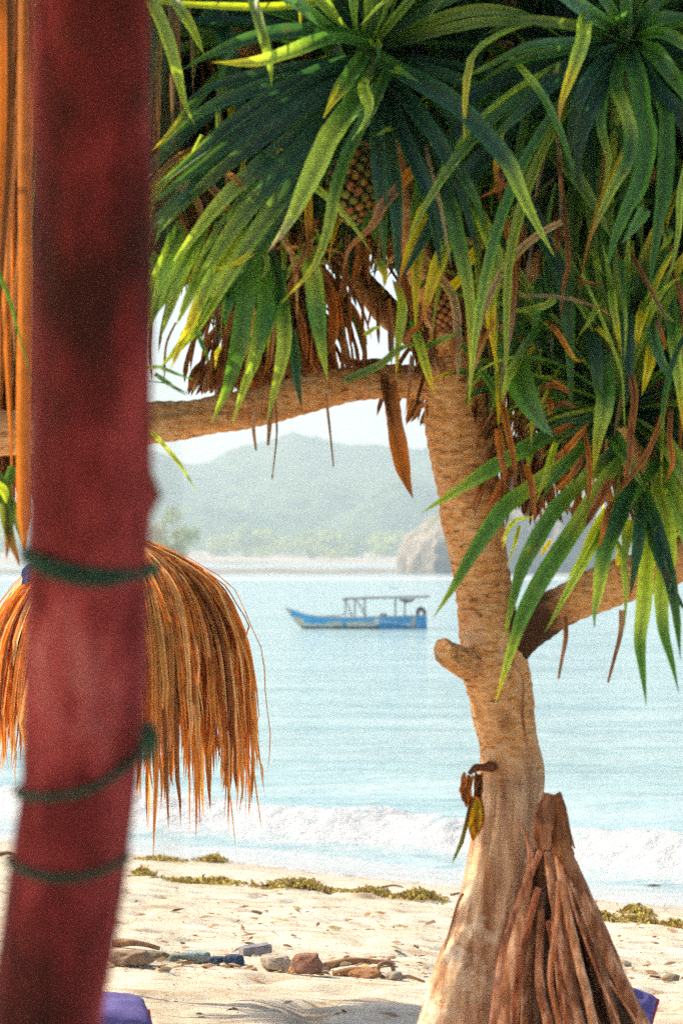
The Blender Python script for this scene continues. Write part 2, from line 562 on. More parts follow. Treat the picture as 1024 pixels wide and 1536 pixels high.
for sp in [
    ('b', [(330, 360), (520, 590), (640, 760), (760, 950), (810, 1060), (830, 1180)], 100, 'dk>dk>md'),
    ('b', [(320, 380), (450, 640), (560, 820), (650, 1010), (700, 1200), (760, 1500), (770, 1720), (765, 1930)], 95, 'dk>dk>dk>md>lt>yl'),
    ('b', [(300, 400), (400, 640), (490, 830), (560, 1040), (600, 1250), (620, 1400)], 92, 'dk>dk>dk'),
    ('b', [(290, 410), (340, 700), (370, 900), (390, 1120), (395, 1300), (400, 1460)], 92, 'dk>dk>dk'),
    ('b', [(280, 410), (290, 640), (300, 860), (320, 1100), (330, 1380)], 85, 'dk>dk>md'),
    ('b', [(310, 380), (430, 700), (520, 900), (600, 1120), (640, 1300)], 88, 'dk>dk>dk'),
    ('b', [(330, 360), (480, 560), (590, 700), (720, 960), (800, 1300)], 85, 'dk>dk>dk'),
    ('b', [(620, 690), (560, 765), (470, 870), (400, 960), (320, 1050), (270, 1150), (150, 1270), (120, 1390)], 62, 'yl>yl>or>br>br>br'),
    ('b', [(420, 620), (330, 670), (270, 700)], 55, 'ol'),
    ('b', [(210, 200), (245, 40), (270, -160), (330, -420)], 55, 'ol>ol'),
    ('b', [(190, 200), (172, 20), (150, -180), (60, -420)], 55, 'ol>te'),
    ('b', [(265, 195), (325, 60), (430, -100), (600, -300)], 48, 'ol>ol'),
    ('b', [(290, 210), (400, 70), (560, -100), (800, -260)], 50, 'ol>md'),
    ('b', [(170, 190), (60, 60), (-70, -70), (-240, -190)], 75, 'ol>ol'),
    ('b', [(150, 210), (0, 100), (-150, 0), (-380, -90)], 80, 'md>te'),
    ('b', [(250, 220), (290, 220), (300, 260), (280, 330)], 55, 'bt>md'),
    ('b', [(320, 220), (560, 110), (800, 50), (1030, 70), (1250, 160)], 62, 'md>ol>md'),
    ('b', [(320, 240), (600, 160), (850, 110), (1100, 120), (1240, 190)], 62, 'dk>ol>md'),
    ('b', [(320, 200), (560, 40), (800, -50), (1000, -80)], 62, 'dk>md'),
    ('b', [(330, 330), (420, 370), (520, 430)], 55, 'lt>md'),
    ('a', [(1100, -60), (850, 12), (600, 34), (300, 26), (0, 5), (-200, 0)], 46, 'md>bt>bt>bt>md'),
]:
    H(sp, d0=6.75, d1=6.5, ros=1)
for sp in [
    ('a', [(-60, -180), (40, 30), (110, 200), (160, 380), (200, 540), (250, 650)], 82, 'md>lt>lt>ol'),
    ('a', [(90, -100), (170, 40), (230, 140), (295, 280)], 62, 'ol>lt'),
    ('a', [(520, -80), (560, 60), (600, 200), (630, 330), (640, 445)], 60, 'ol>ol>lt'),
]:
    H(sp, d0=6.5, d1=6.5, ros=1)

# --- leaves hanging under the left rosette
for sp in [
    ('d', [(560, 150), (530, 330), (510, 500), (490, 680), (460, 830), (410, 1000), (330, 1180)], 112, 'dk>md>md>md>lt'),
    ('d', [(600, 200), (600, 420), (600, 600), (570, 760), (540, 880), (490, 1020), (440, 1180)], 88, 'dk>md>md>lt>lt'),
    ('d', [(620, 250), (680, 500), (705, 720), (685, 880), (650, 1020), (615, 1174)], 88, 'dk>md>lt>lt'),
    ('d', [(800, 250), (850, 420), (870, 600), (890, 760), (925, 955)], 112, 'md>ol>md>lt'),
    ('d', [(740, 700), (760, 840), (770, 960), (795, 1110)], 60, 'dk'),
    ('d', [(560, 40), (480, 70), (430, 120), (408, 205)], 52, 'md>lt'),
    ('d', [(680, 190), (580, 270), (470, 350), (330, 395)], 42, 'md>yl>yl'),
    ('d', [(490, 240), (570, 260), (615, 340), (600, 420), (540, 450)], 36, 'lt>ol'),
    ('d', [(520, 120), (430, 290), (330, 430), (250, 600), (195, 735), (70, 890)], 72, 'md>lt>lt>yl>lt'),
    ('d', [(300, 150), (180, 380), (60, 580), (20, 650)], 90, 'md>lt>md'),
    ('d', [(180, 160), (100, 350), (40, 480), (-20, 620)], 90, 'md>lt>lt'),
    ('d', [(140, 200), (80, 460), (10, 720)], 80, 'md>lt>lt'),
    ('d', [(240, 250), (150, 500), (70, 740)], 70, 'md>lt>ol'),
    ('d', [(330, 260), (230, 500), (150, 680)], 70, 'dk>ol>lt'),
    ('d', [(330, 420), (300, 560), (250, 700)], 60, 'dk>md>ol'),
    ('d', [(470, 380), (420, 560), (400, 700)], 80, 'dk>dk>md'),
    ('d', [(700, 380), (650, 600), (560, 860), (530, 980)], 70, 'dk>md>ol'),
    ('d', [(60, 300), (20, 520), (-20, 760)], 80, 'md>lt>lt'),
    ('d', [(205, 690), (165, 800), (120, 905)], 42, 'bt>yl'),
    ('d', [(235, 660), (265, 720), (290, 790), (330, 880)], 40, 'bt>md>md'),
    ('d', [(380, 780), (360, 820), (350, 905)], 36, 'bt>yl'),
    ('d', [(-30, 900), (60, 890), (170, 930), (260, 960)], 22, 'lt>md'),
    ('p', [(225, 645), (250, 672), (272, 700), (296, 738)], 8, 'bt>bt>lt'),
    ('p', [(232, 560), (260, 580), (285, 596)], 8, 'md'),
]:
    H(sp, d0=6.7, d1=6.55, ros=1)

# --- yellowing leaves below the two rosettes
for sp in [
    ('e', [(700, -60), (780, 30), (850, 190), (902, 340), (872, 560), (880, 720), (908, 915)], 78, 'md>md>lt>lt>yl>yl'),
    ('e', [(600, -40), (550, 60), (490, 230), (430, 380), (405, 465)], 92, 'md>yl>yl>yl>or'),
    ('e', [(385, 440), (420, 580), (400, 760), (388, 945)], 62, 'gy>lt>lt>yl'),
    ('e', [(690, 160), (640, 270), (580, 430), (540, 580), (515, 672)], 82, 'md>lt>yl>or'),
    ('e', [(800, 280), (740, 390)], 56, 'yl'),
    ('e', [(725, 425), (640, 520)], 52, 'yl'),
    ('e', [(470, 640), (530, 850), (560, 950), (585, 1030)], 56, 'md>lt>yl'),
    ('e', [(290, 330), (330, 420), (320, 510)], 50, 'ol>yl'),
    ('e', [(220, 730), (280, 690), (330, 680)], 26, 'bt'),
    ('e', [(120, 960), (300, 880), (400, 800), (520, 760)], 45, 'md>ol'),
    ('e', [(500, 800), (620, 750), (740, 700)], 50, 'md>ol'),
    ('e', [(1060, 760), (960, 950), (930, 1080)], 60, 'md>lt'),
]:
    H(sp, d0=6.75, d1=6.6, ros=1)

# --- the right rosette
for sp in [
    ('c', [(640, 180), (400, 130), (150, 110), (-60, 190)], 62, 'md>ol>md'),
    ('c', [(640, 200), (420, 220), (200, 245), (0, 340), (-200, 440)], 65, 'md>te>md>lt'),
    ('c', [(640, 220), (350, 275), (120, 330), (-100, 460)], 65, 'dk>md>md'),
    ('c', [(620, 260), (380, 360), (180, 540), (0, 720), (-150, 800)], 70, 'dk>dk>md'),
    ('c', [(600, 280), (300, 470), (60, 690), (-60, 820)], 70, 'dk>dk>md'),
    ('c', [(700, 170), (640, 60), (560, -80), (470, -300)], 72, 'md>te'),
    ('c', [(720, 170), (715, 0), (720, -200)], 70, 'te>md'),
    ('c', [(690, 180), (520, 70), (340, -60), (120, -200)], 90, 'md>te>md'),
    ('c', [(740, 180), (850, 40), (1000, -100)], 80, 'dk>md'),
    ('c', [(720, 180), (900, 100), (1100, 80)], 95, 'md>md'),
    ('c', [(750, 195), (900, 175), (1030, 240), (1150, 370)], 75, 'md>md>lt'),
    ('c', [(760, 230), (880, 285), (960, 400), (1030, 495), (1120, 640)], 98, 'md>md>lt'),
    ('c', [(760, 250), (860, 450), (1000, 600), (1070, 800), (1040, 1150)], 90, 'dk>dk>md'),
    ('c', [(680, 280), (600, 480), (580, 680), (622, 870), (590, 1020)], 62, 'dk>md>lt'),
    ('c', [(700, 280), (560, 520), (460, 800), (470, 1060)], 80, 'dk>dk>dk'),
    ('c', [(660, 260), (520, 420), (440, 620), (400, 900)], 80, 'dk>dk>dk'),
]:
    H(sp, d0=6.62, d1=6.55, ros=2)
for sp in [
    ('c', [(600, 40), (500, 100), (480, 220), (420, 400), (365, 560), (355, 665)], 88, 'md>md>lt>lt>yl>or'),
    ('c', [(60, 280), (160, 380), (260, 510), (330, 640), (380, 760), (420, 900), (440, 1050)], 46, 'lt>lt>md>md>dk'),
    ('c', [(720, 260), (780, 420), (800, 600), (830, 760), (785, 1000), (720, 1126), (650, 1300), (610, 1470)], 128, 'dk>md>md>md>md>md'),
    ('c', [(700, 270), (660, 450), (700, 570), (742, 720), (720, 880), (650, 1000), (565, 1180), (510, 1325)], 82, 'md>md>lt>md>lt>or'),
    ('c', [(800, 300), (920, 560), (935, 800), (915, 1080), (900, 1146), (870, 1346), (840, 1560)], 98, 'dk>md>md>md>md'),
    ('c', [(770, 250), (980, 420), (1080, 700), (1010, 1046), (1000, 1240), (960, 1450), (920, 1560)], 50, 'md>md>lt>ol'),
    ('c', [(830, 1120), (790, 1180), (720, 1280), (690, 1320)], 75, 'te>te'),
]:
    H(sp, d0=6.6, d1=6.3, ros=2)
for sp in [
    ('f', [(830, 540), (790, 700), (762, 860)], 66, 'yl'),
    ('f', [(865, 790), (835, 950), (800, 1095)], 68, 'yl'),
    ('f', [(640, 380), (640, 560), (670, 750), (692, 880)], 46, 'lt>lt>yl'),
    ('f', [(600, 470), (545, 640), (445, 795)], 42, 'md>lt'),
    ('f', [(510, 680), (590, 760), (655, 845)], 32, 'yl'),
    ('f', [(535, 280), (570, 400), (605, 450)], 42, 'lt'),
    ('f', [(785, 420), (720, 540), (675, 650)], 46, 'te>md'),
    ('f', [(280, 390), (300, 510), (325, 565), (270, 610), (130, 635), (40, 650)], 50, 'te>te>lt>lt'),
    ('f', [(340, 560), (220, 750), (120, 900), (40, 1090)], 46, 'md>md>lt'),
    ('f', [(820, 500), (870, 800), (930, 950), (1040, 1070)], 72, 'md>te>md'),
    ('f', [(950, 450), (975, 800), (1000, 1000), (1025, 1290)], 72, 'te>md>lt>yl'),
    ('f', [(560, 700), (590, 900), (605, 1080), (590, 1200), (560, 1340), (540, 1500)], 112, 'dk>te>md>lt>yl'),
    ('f', [(480, 560), (540, 800), (560, 1000), (570, 1200)], 90, 'dk>dk>md'),
    ('f', [(930, 180), (940, 240), (900, 310)], 70, 'te>lt'),
    ('f', [(240, 480), (230, 640), (210, 760)], 80, 'te>md'),
    ('f', [(700, 480), (720, 700), (730, 950), (720, 1150)], 85, 'dk>dk>dk'),
    ('f', [(420, 820), (450, 880), (500, 840)], 70, 'dk'),
]:
    H(sp, d0=6.75, d1=6.6, ros=2)

# --- the lower right rosette
for sp in [
    ('g', [(80, -150), (120, -20), (170, 120), (250, 260), (325, 345)], 160, 'dk>md>md>te'),
    ('p', [(860, 630), (757, 690), (699, 727), (631, 770)], 26, 'dk>md>lt'),
    ('p', [(890, 660), (800, 728), (757, 760), (716, 818), (680, 880), (649, 927)], 27, 'md>ol>md>md>lt'),
    ('g', [(660, 410), (480, 580), (330, 740), (220, 920), (150, 1060), (100, 1243), (55, 1433)], 98, 'dk>ol>md>md>md>lt'),
    ('g', [(690, 430), (560, 640), (450, 820), (330, 1000), (250, 1130), (170, 1280), (120, 1420), (70, 1580), (8, 1790)], 104, 'md>ol>ol>md>md>md>lt>yl'),
    ('g', [(690, 620), (600, 830), (520, 960), (430, 1120), (350, 1270), (275, 1405)], 58, 'md>md>lt>ol'),
    ('g', [(770, 540), (720, 660), (660, 820), (600, 960), (565, 1180), (545, 1290), (545, 1380)], 104, 'dk>dk>dk>md>lt>te'),
    ('g', [(790, 640), (790, 800), (770, 1000), (735, 1215)], 78, 'dk'),
    ('g', [(830, 600), (835, 900), (822, 1100), (808, 1280), (790, 1440), (805, 1620), (825, 1800)], 94, 'ol>ol>lt>lt>md>md'),
    ('g', [(790, 680), (850, 850), (900, 1010), (960, 1150), (1060, 1330)], 68, 'dk>dk>dk'),
    ('g', [(640, 900), (690, 980), (712, 1200), (706, 1400)], 38, 'lt>lt>ol'),
    ('g', [(840, 420), (920, 700), (945, 950), (908, 1180), (918, 1390), (960, 1550), (1000, 1730)], 104, 'ol>ol>lt>lt>md>md'),
    ('g', [(750, 780), (720, 900), (700, 1080)], 80, 'lt>ol'),
    ('g', [(620, 850), (690, 960), (740, 1180)], 26, 'ol'),
    ('g', [(335, 370), (290, 520), (225, 710)], 42, 'lt'),
    ('g', [(215, 350), (180, 510)], 40, 'md>lt'),
    ('g', [(560, 320), (430, 450), (330, 560), (260, 680)], 80, 'dk>md>md'),
    ('g', [(640, 200), (480, 250), (320, 260)], 50, 'dk>dk'),
    ('g', [(620, 300), (700, 420), (820, 640)], 90, 'dk>md>ol'),
    ('g', [(880, 300), (960, 420), (1060, 640), (1100, 800)], 90, 'md>ol>lt'),
    ('g', [(50, 900), (110, 800), (230, 775)], 40, 'bt>bt'),
    ('g', [(75, 850), (60, 900), (45, 960)], 46, 'bt>yl'),
    ('g', [(140, 820), (110, 930), (65, 1060)], 26, 'lt>bt'),
    ('g', [(612, 730), (540, 850), (470, 1000), (385, 1130)], 52, 'bt>bt>bt'),
    ('g', [(310, 900), (250, 990)], 26, 'yl'),
    ('g', [(840, 735), (875, 850)], 36, 'bt'),
    ('g', [(918, 595), (930, 655)], 34, 'bt'),
    ('g', [(960, 890), (1060, 820)], 40, 'bt>yl'),
    ('g', [(690, 960), (660, 1040)], 60, 'yl'),
    ('g', [(660, 930), (695, 1000)], 22, 'lt'),
    ('p', [(950, 700), (985, 790), (1010, 900), (1020, 990)], 22, 'md>dk>md'),
    ('p', [(990, 690), (1030, 800), (1050, 900)], 26, 'md>ol>lt'),
]:
    H(sp, d0=6.8, d1=6.6, ros=3)

# --- dead strips hanging in front
for sp in [
    ('c', [(325, 640), (285, 780), (245, 950), (222, 1090)], 36, 'br>gy'),
    ('c', [(320, 700), (200, 850), (100, 980), (-120, 1090)], 38, 'br>br>or'),
    ('c', [(20, 800), (40, 950), (30, 1082)], 50, 'db>br'),
    ('c', [(340, 800), (360, 950), (375, 1090)], 42, 'db>br'),
    ('f', [(20, -80), (70, 150), (100, 300), (112, 500), (100, 700), (62, 900), (20, 1090)], 44, 'or>br>br>gy'),
    ('f', [(105, -60), (140, 200), (128, 400), (120, 600)], 44, 'gy>br>br'),
    ('f', [(365, -60), (392, 200), (402, 380), (380, 500), (358, 700)], 42, 'br>br>br'),
    ('f', [(275, 680), (350, 760), (430, 885), (495, 912)], 42, 'or>or>yl'),
    ('f', [(705, 265), (800, 430), (900, 620), (945, 710)], 36, 'br>br>gy'),
    ('f', [(870, 640), (900, 740), (940, 860)], 38, 'gy>or'),
    ('f', [(410, 430), (500, 480), (610, 490)], 26, 'br'),
    ('f', [(330, 60), (340, 250), (330, 330)], 80, 'db>br'),
    ('f', [(960, 400), (1010, 560), (1050, 700)], 40, 'br'),
    ('f', [(220, 200), (190, 380), (170, 500)], 28, 'gy'),
    ('f', [(720, 780), (740, 950), (760, 1100), (740, 1300), (720, 1480)], 60, 'db>br>br>br'),
    ('g', [(935, 40), (920, 200), (830, 430), (740, 560), (640, 690)], 46, 'br>or>br>br'),
    ('g', [(775, 150), (745, 330), (730, 500), (690, 640)], 40, 'br'),
    ('g', [(485, 260), (512, 440), (520, 620), (495, 720)], 42, 'br>or>br'),
    ('g', [(960, 190), (950, 350), (965, 480), (925, 600)], 42, 'br>or'),
    ('g', [(250, 100), (330, 60), (430, 120)], 60, 'db>or'),
    ('g', [(290, 120), (310, 180), (300, 230)], 60, 'or'),
    ('g', [(290, 180), (380, 160), (470, 190)], 70, 'db>br'),
    ('g', [(300, 330), (440, 265)], 56, 'or>br'),
    ('g', [(330, 470), (420, 385), (510, 270)], 56, 'br>or>or'),
    ('g', [(330, 640), (440, 520), (490, 420)], 60, 'or>br'),
    ('g', [(40, 120), (75, 300), (110, 480), (120, 620)], 76, 'or>or>br'),
    ('g', [(170, 480), (205, 620), (225, 830)], 90, 'or>br'),
    ('g', [(640, 560), (560, 700), (490, 840)], 110, 'br>br>db'),
    ('g', [(640, 680), (600, 800), (560, 960)], 60, 'br>or'),
    ('g', [(470, 640), (420, 760)], 50, 'or>br'),
    ('e', [(830, 350), (825, 520), (788, 710)], 42, 'db>br>br'),
    ('e', [(1000, -40), (1015, 250), (990, 500), (955, 800), (925, 960)], 52, 'gy>br>br>gy>gy'),
    ('e', [(915, -40), (945, 150), (985, 350)], 44, 'br>or'),
    ('b', [(180, 750), (230, 735), (290, 790), (320, 900), (312, 1100), (300, 1300), (270, 1450)], 30, 'gy>br>br>gy'),
    ('d', [(870, 130), (800, 320), (735, 460)], 44, 'br>br'),
    ('e', [(520, 668), (470, 710), (420, 790)], 40, 'or>br'),
    ('e', [(680, 680), (690, 800), (670, 960)], 40, 'br>br'),
    ('e', [(840, 720), (790, 800), (760, 950)], 36, 'br'),
    ('e', [(470, 820), (460, 950), (440, 1100)], 40, 'gy>br'),
    ('e', [(600, 840), (640, 790)], 40, 'or'),
    ('p', [(745, 640), (752, 690), (758, 730)], 20, 'or>br'),
]:
    H(sp, d0=6.7, d1=6.6, dead=True, crumple=0.25)

# --- dead leaves over the branch, with the gaps of sky between them
for sp in [
    ('e', [(140, 210), (130, 350), (120, 480), (70, 620)], 60, 'br>br>or'),
    ('e', [(200, 220), (190, 380), (170, 470)], 60, 'br>or'),
    ('e', [(245, 230), (240, 360), (250, 480)], 45, 'br>br'),
    ('e', [(150, 480), (152, 620), (150, 760)], 26, 'br>or'),
    ('e', [(215, 520), (218, 620), (215, 780)], 26, 'or>br'),
    ('e', [(300, 540), (296, 660), (300, 780)], 30, 'db>br'),
    ('e', [(350, 540), (360, 700), (365, 880)], 50, 'br>gy'),
    ('e', [(20, 420), (60, 560), (70, 700), (40, 830)], 120, 'br>or>br'),
    ('e', [(-20, 440), (10, 640), (-10, 900)], 90, 'br>or>or'),
    ('e', [(110, 760), (112, 860), (100, 980)], 24, 'or>br'),
    ('e', [(160, 780), (170, 880), (180, 980)], 22, 'br'),
    ('e', [(225, 790), (220, 880), (210, 990)], 26, 'br'),
    ('e', [(255, 500), (265, 560), (240, 700)], 22, 'or'),
    ('e', [(100, 850), (210, 870), (330, 850)], 60, 'br>db'),
    ('d', [(350, 760), (380, 880), (370, 1000)], 90, 'db>br'),
    ('d', [(440, 600), (400, 750), (390, 900)], 70, 'br>db'),
    ('d', [(760, 560), (800, 700), (820, 860)], 80, 'br>or'),
    ('d', [(620, 640), (640, 780), (600, 940)], 90, 'db>br>or'),
    ('d', [(530, 700), (520, 830), (520, 950)], 90, 'db>or'),
    ('d', [(700, 700), (740, 830), (730, 960)], 90, 'db>br'),
    ('d', [(880, 380), (960, 520), (1000, 700)], 80, 'br>or'),
    ('d', [(120, 500), (80, 680), (60, 820)], 26, 'br'),
    ('d', [(30, 640), (20, 800), (30, 960)], 24, 'br>or'),
    ('d', [(150, 660), (100, 780), (90, 960)], 20, 'or>br'),
    ('d', [(300, 760), (320, 900), (330, 960)], 26, 'br'),
    ('d', [(10, 960), (120, 980), (240, 1040)], 9, 'md'),
]:
    H(sp, d0=7.15, d1=7.15, bow=0.0, ros=1, dead=True, crumple=0.3)

# --- filler leaves, drawn at random about each growing point
def low_limit(px):
    tab = [(-200, 760), (0, 780), (60, 760), (225, 470), (300, 440), (345, 560), (440, 560), (470, 420), (600, 420), (620, 560), (700, 610),
           (770, 660), (860, 760), (1024, 830), (1300, 900)]
    for (a, ya), (b, yb) in zip(tab, tab[1:]):
        if px <= b:
            return ya + (yb - ya) * (px - a) / (b - a)
    return 850

def droop_path(c, dirv, L, g, n=10, kink=None):
    p, d = Vector(c), Vector(dirv).normalized()
    out = [p.copy()]
    for i in range(n - 1):
        t = i / (n - 1)
        d = (d + Vector((0, 0, -1)) * g * (0.25 + t)).normalized()
        if kink and t > kink:
            d = (d + Vector((0, 0, -1.6))).normalized()
        p = p + d * (L / (n - 1))
        out.append(p.copy())
    return out

def ok_path(path, lim=None):
    for p in path:
        px, py = 512 + F * p.x / p.y, HZ - F * (p.z - CZ) / p.y
        if py > (lim or low_limit(px)):
            return False
    return True

def rosette(mb, c, n, lmin, lmax, axis, names, back=False, seed=1, wid=0.06, gmul=1.0):
    random.seed(seed)
    axis = Vector(axis).normalized()
    e1 = axis.cross(Vector((0.3, 0.9, 0.1))).normalized()
    e2 = axis.cross(e1)
    made = tries = 0
    while made < n and tries < n * 6:
        tries += 1
        th = made * 2.39996 + random.uniform(-.4, .4)
        q = random.random()
        el = math.radians(78 - 118 * q)
        dv = (e1 * math.cos(th) + e2 * math.sin(th)) * math.cos(el) + axis * math.sin(el)
        if dv.y < -0.35 and not back:
            continue
        L = random.uniform(lmin, lmax) * (0.75 + 0.35 * q)
        path = droop_path(c, dv, L, random.uniform(0.06, 0.2) * gmul * (0.6 + q), kink=random.choice([None, None, 0.45, 0.6]) if q > 0.35 else None)
        while len(path) > 5 and not ok_path(path):
            path = path[:-1]
        if len(path) <= 5:
            made += 0.25
            continue
        nm = random.choice(names)
        leaf(mb, path, random.uniform(0.75, 1.15) * wid, nm.split('>'), Vector((0, -0.55, 1)).normalized() if abs(dv.z) < .9 else Vector((0, -1, 0.2)),
             n=14, twist=random.uniform(-0.7, 0.7))
        made += 1

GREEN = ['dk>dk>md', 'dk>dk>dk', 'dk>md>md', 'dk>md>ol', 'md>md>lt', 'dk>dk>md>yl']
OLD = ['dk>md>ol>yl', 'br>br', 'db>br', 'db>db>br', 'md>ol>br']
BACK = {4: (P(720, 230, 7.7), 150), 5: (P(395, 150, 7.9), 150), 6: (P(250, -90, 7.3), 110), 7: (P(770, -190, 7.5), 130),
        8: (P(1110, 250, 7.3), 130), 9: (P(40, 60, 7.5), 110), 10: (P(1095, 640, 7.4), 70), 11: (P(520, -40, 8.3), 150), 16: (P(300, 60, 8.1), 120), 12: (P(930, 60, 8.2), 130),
        13: (P(330, -330, 7.9), 110), 14: (P(60, -260, 8.2), 110), 15: (P(880, 420, 7.6), 70)}  # the two highest rosettes sit above the view, added to shade the crown
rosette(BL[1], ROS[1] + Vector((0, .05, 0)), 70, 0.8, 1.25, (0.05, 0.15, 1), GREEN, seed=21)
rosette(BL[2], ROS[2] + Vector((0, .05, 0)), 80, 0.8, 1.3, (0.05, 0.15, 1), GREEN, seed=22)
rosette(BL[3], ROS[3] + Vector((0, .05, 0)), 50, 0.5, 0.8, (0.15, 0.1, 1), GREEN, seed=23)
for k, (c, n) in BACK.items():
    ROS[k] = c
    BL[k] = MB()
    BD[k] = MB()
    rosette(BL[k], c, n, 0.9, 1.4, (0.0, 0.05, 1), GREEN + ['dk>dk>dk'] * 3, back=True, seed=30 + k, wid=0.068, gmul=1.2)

THIN = ['md>lt>lt', 'md>ol>yl', 'ol>lt>yl', 'dk>md>lt', 'md>md>ol', 'md>lt>md', 'te>md>lt']
rosette(BL[1], ROS[1], 46, 0.7, 1.15, (0.05, -0.1, 1), THIN, seed=71, wid=0.034, gmul=2.0)
rosette(BL[2], ROS[2], 70, 0.7, 1.25, (0.0, -0.1, 1), THIN, seed=72, wid=0.034, gmul=2.0)
rosette(BL[3], ROS[3], 60, 0.4, 0.75, (0.0, -0.1, 1), THIN, seed=73, wid=0.028, gmul=1.8)
# old leaves caught in the crown
random.seed(74)
for i in range(150):
    px, py = random.choice([(random.uniform(650, 1040), random.uniform(130, 560)), (random.uniform(250, 640), random.uniform(200, 430))])
    if 440 < px < 590 and py < 340:
        continue
    st = P(px, py, random.uniform(6.5, 7.1))
    path = droop_path(st, (random.gauss(0, .8), random.gauss(0, .3), -.6 + random.gauss(0, .5)), random.uniform(.15, .5), random.uniform(.05, .5), n=9, kink=random.choice([None, .3, .5]))
    while len(path) > 4 and not ok_path(path):
        path = path[:-1]
    if len(path) > 4:
        nm = random.choice(['md>lt', 'ol>yl', 'lt>ta', 'br>ta', 'ta>gy', 'md>md', 'yl>or', 'gy>br', 'db>br', 'te>md', 'dk>md', 'lt>lt'])
        leaf(BL[near_ros(st)], path, random.uniform(.008, .026), nm.split('>'), Vector((random.uniform(-.5, .5), -1, .3)).normalized(), n=14, keel=.45, twist=random.uniform(-1.5, 1.5), crumple=.3)

def skirt(mb, c, n, lmin, lmax, seed, spread=0.3, wid=0.019, limit=True):
    random.seed(seed)
    for i in range(n):
        th = random.uniform(0, 2 * math.pi)
        st = c + Vector((math.cos(th) * random.uniform(0, spread), math.sin(th) * random.uniform(0, spread), random.uniform(-.25, .05)))
        dv = Vector((math.cos(th) * .6, math.sin(th) * .6, -0.5))
        path = droop_path(st, dv, random.uniform(lmin, lmax), random.uniform(.25, .6), n=9)
        while limit and len(path) > 4 and not ok_path(path, None if limit is True else limit):
            path = path[:-1]
        if len(path) <= 4:
            continue
        nm = random.choice(['br', 'db>br', 'db>ta', 'db', 'db>db', 'db>gy', 'br>or', 'ta>br', 'ol>br'])
        leaf(mb, path, random.uniform(.5, 1.1) * wid, nm.split('>'), Vector((math.cos(th), math.sin(th), .2)), n=12, twist=random.uniform(-2, 2),
             crumple=0.5, keel=0.5, taper=random.uniform(.5, .9))
skirt(BD[4], ROS[4], 240, .5, 1.0, 51, .5)
skirt(BD[5], ROS[5] + Vector((0, 0, -.1)), 240, .5, 1.0, 52, .5)
skirt(BD[8], ROS[8], 90, .6, 1.1, 53, .4)
skirt(BD[9], ROS[9] + Vector((0, 0, -.1)), 130, .8, 1.5, 54, .35)
skirt(BD[10], ROS[10], 50, .4, .7, 55, .3)
skirt(BD[6], ROS[6], 70, .6, 1.1, 56, .4)
skirt(BD[3], P(850, 560, 7.2), 70, .25, .55, 57, .22)
skirt(BD[1], P(600, 470, 7.35), 110, .12, .3, 58, .2)
for i, (x, y, q) in enumerate([(345, 440, 60), (385, 420, 90), (430, 410, 110), (475, 400, 70), (340, 500, 50), (400, 500, 90), (455, 500, 90)]):
    skirt(BD[5], P(x, y, 7.3 + .05 * (i % 3)), q, .12, .30, 90 + i, .07, limit=596 if x < 420 else 570)
skirt(BD[3], P(770, 620, 7.15), 70, .12, .3, 61, .1, limit=770)
skirt(BD[3], P(805, 660, 7.1), 60, .12, .3, 62, .1, limit=790)
skirt(BD[3], P(760, 560, 7.25), 60, .15, .3, 63, .12, limit=720)
rosette(BL[3], P(800, 590, 7.0), 26, .25, .45, (-.2, .1, .8), THIN + GREEN, seed=64, wid=.04, gmul=1.6)
skirt(BD[1], P(690, 520, 7.3), 60, .15, .35, 59, .12, limit=640)

# the long dry strip that hangs down behind the post's left edge
random.seed(8)
leaf(BD[9], [ROS[9], P(38, -160, 7.0), P(40, -190, 6.3), P(40, -60, 5.9), P(37, 200, 5.85), P(38, 420, 5.85), P(35, 640, 5.85), P(36, 822, 5.85)], 0.034, ['db', 'br', 'or'], Vector((0.2, -1, 0)), n=44, taper=.97, crumple=.15, keel=.35)
leaf(BD[9], [ROS[9], P(20, -160, 7.0), P(12, -190, 6.4), P(10, -60, 6.1), P(12, 200, 6.1), P(0, 420, 6.1), P(-12, 640, 6.1)], 0.04, ['db', 'db'], Vector((0.2, -1, 0)), n=24, crumple=.3)
leaf(BD[9], [ROS[9], P(30, -150, 7.0), P(30, -190, 6.5), P(28, -60, 6.2), P(24, 150, 6.2), P(14, 330, 6.2), P(4, 560, 6.2)], 0.035, ['db', 'br'], Vector((0.2, -1, 0)), n=24, crumple=.3)
for i, (x, y, q) in enumerate([(-10, 60, 90), (20, 180, 90), (-10, 300, 90), (25, 420, 80), (0, 540, 80), (30, 600, 50)]):
    skirt(BD[9], P(x, y, 7.45 + .08 * (i % 3)), q, .3, .6, 160 + i, .13, limit=800)
    rosette(BL[9], P(x, y, 7.7), 14, .3, .6, (0, .1, .6), ['dk>dk>md', 'dk>dk>dk'], back=True, seed=170 + i, wid=.05, gmul=2.0)
random.seed(18)
for i in range(16):
    x = random.uniform(-20, 46)
    d = random.uniform(5.7, 6.8)
    y1 = random.uniform(250, 800)
    leaf(BD[9], [ROS[9], P(x * .5 + 20, -160, 7.0), P(x, -180, d + .4), P(x + random.uniform(-8, 8), -40, d), P(x + random.uniform(-12, 12), y1 * .5, d), P(x + random.uniform(-16, 10), y1, d)],
         random.uniform(.012, .03), random.choice([['db', 'br'], ['db', 'db'], ['br', 'or'], ['db', 'ta'], ['db', 'or']]), Vector((random.uniform(-.5, .5), -1, 0)), n=36, crumple=.5, taper=.8, keel=.5)
leaf(BL[9], [ROS[9], P(-60, 20, 6.8), P(-80, 120, 6.1), P(-30, 330, 5.7), P(0, 410, 5.7), P(25, 480, 5.7), P(48, 575, 5.7)], 0.030, ['dk', 'md'], Vector((0.2, -1, 0)), n=14)
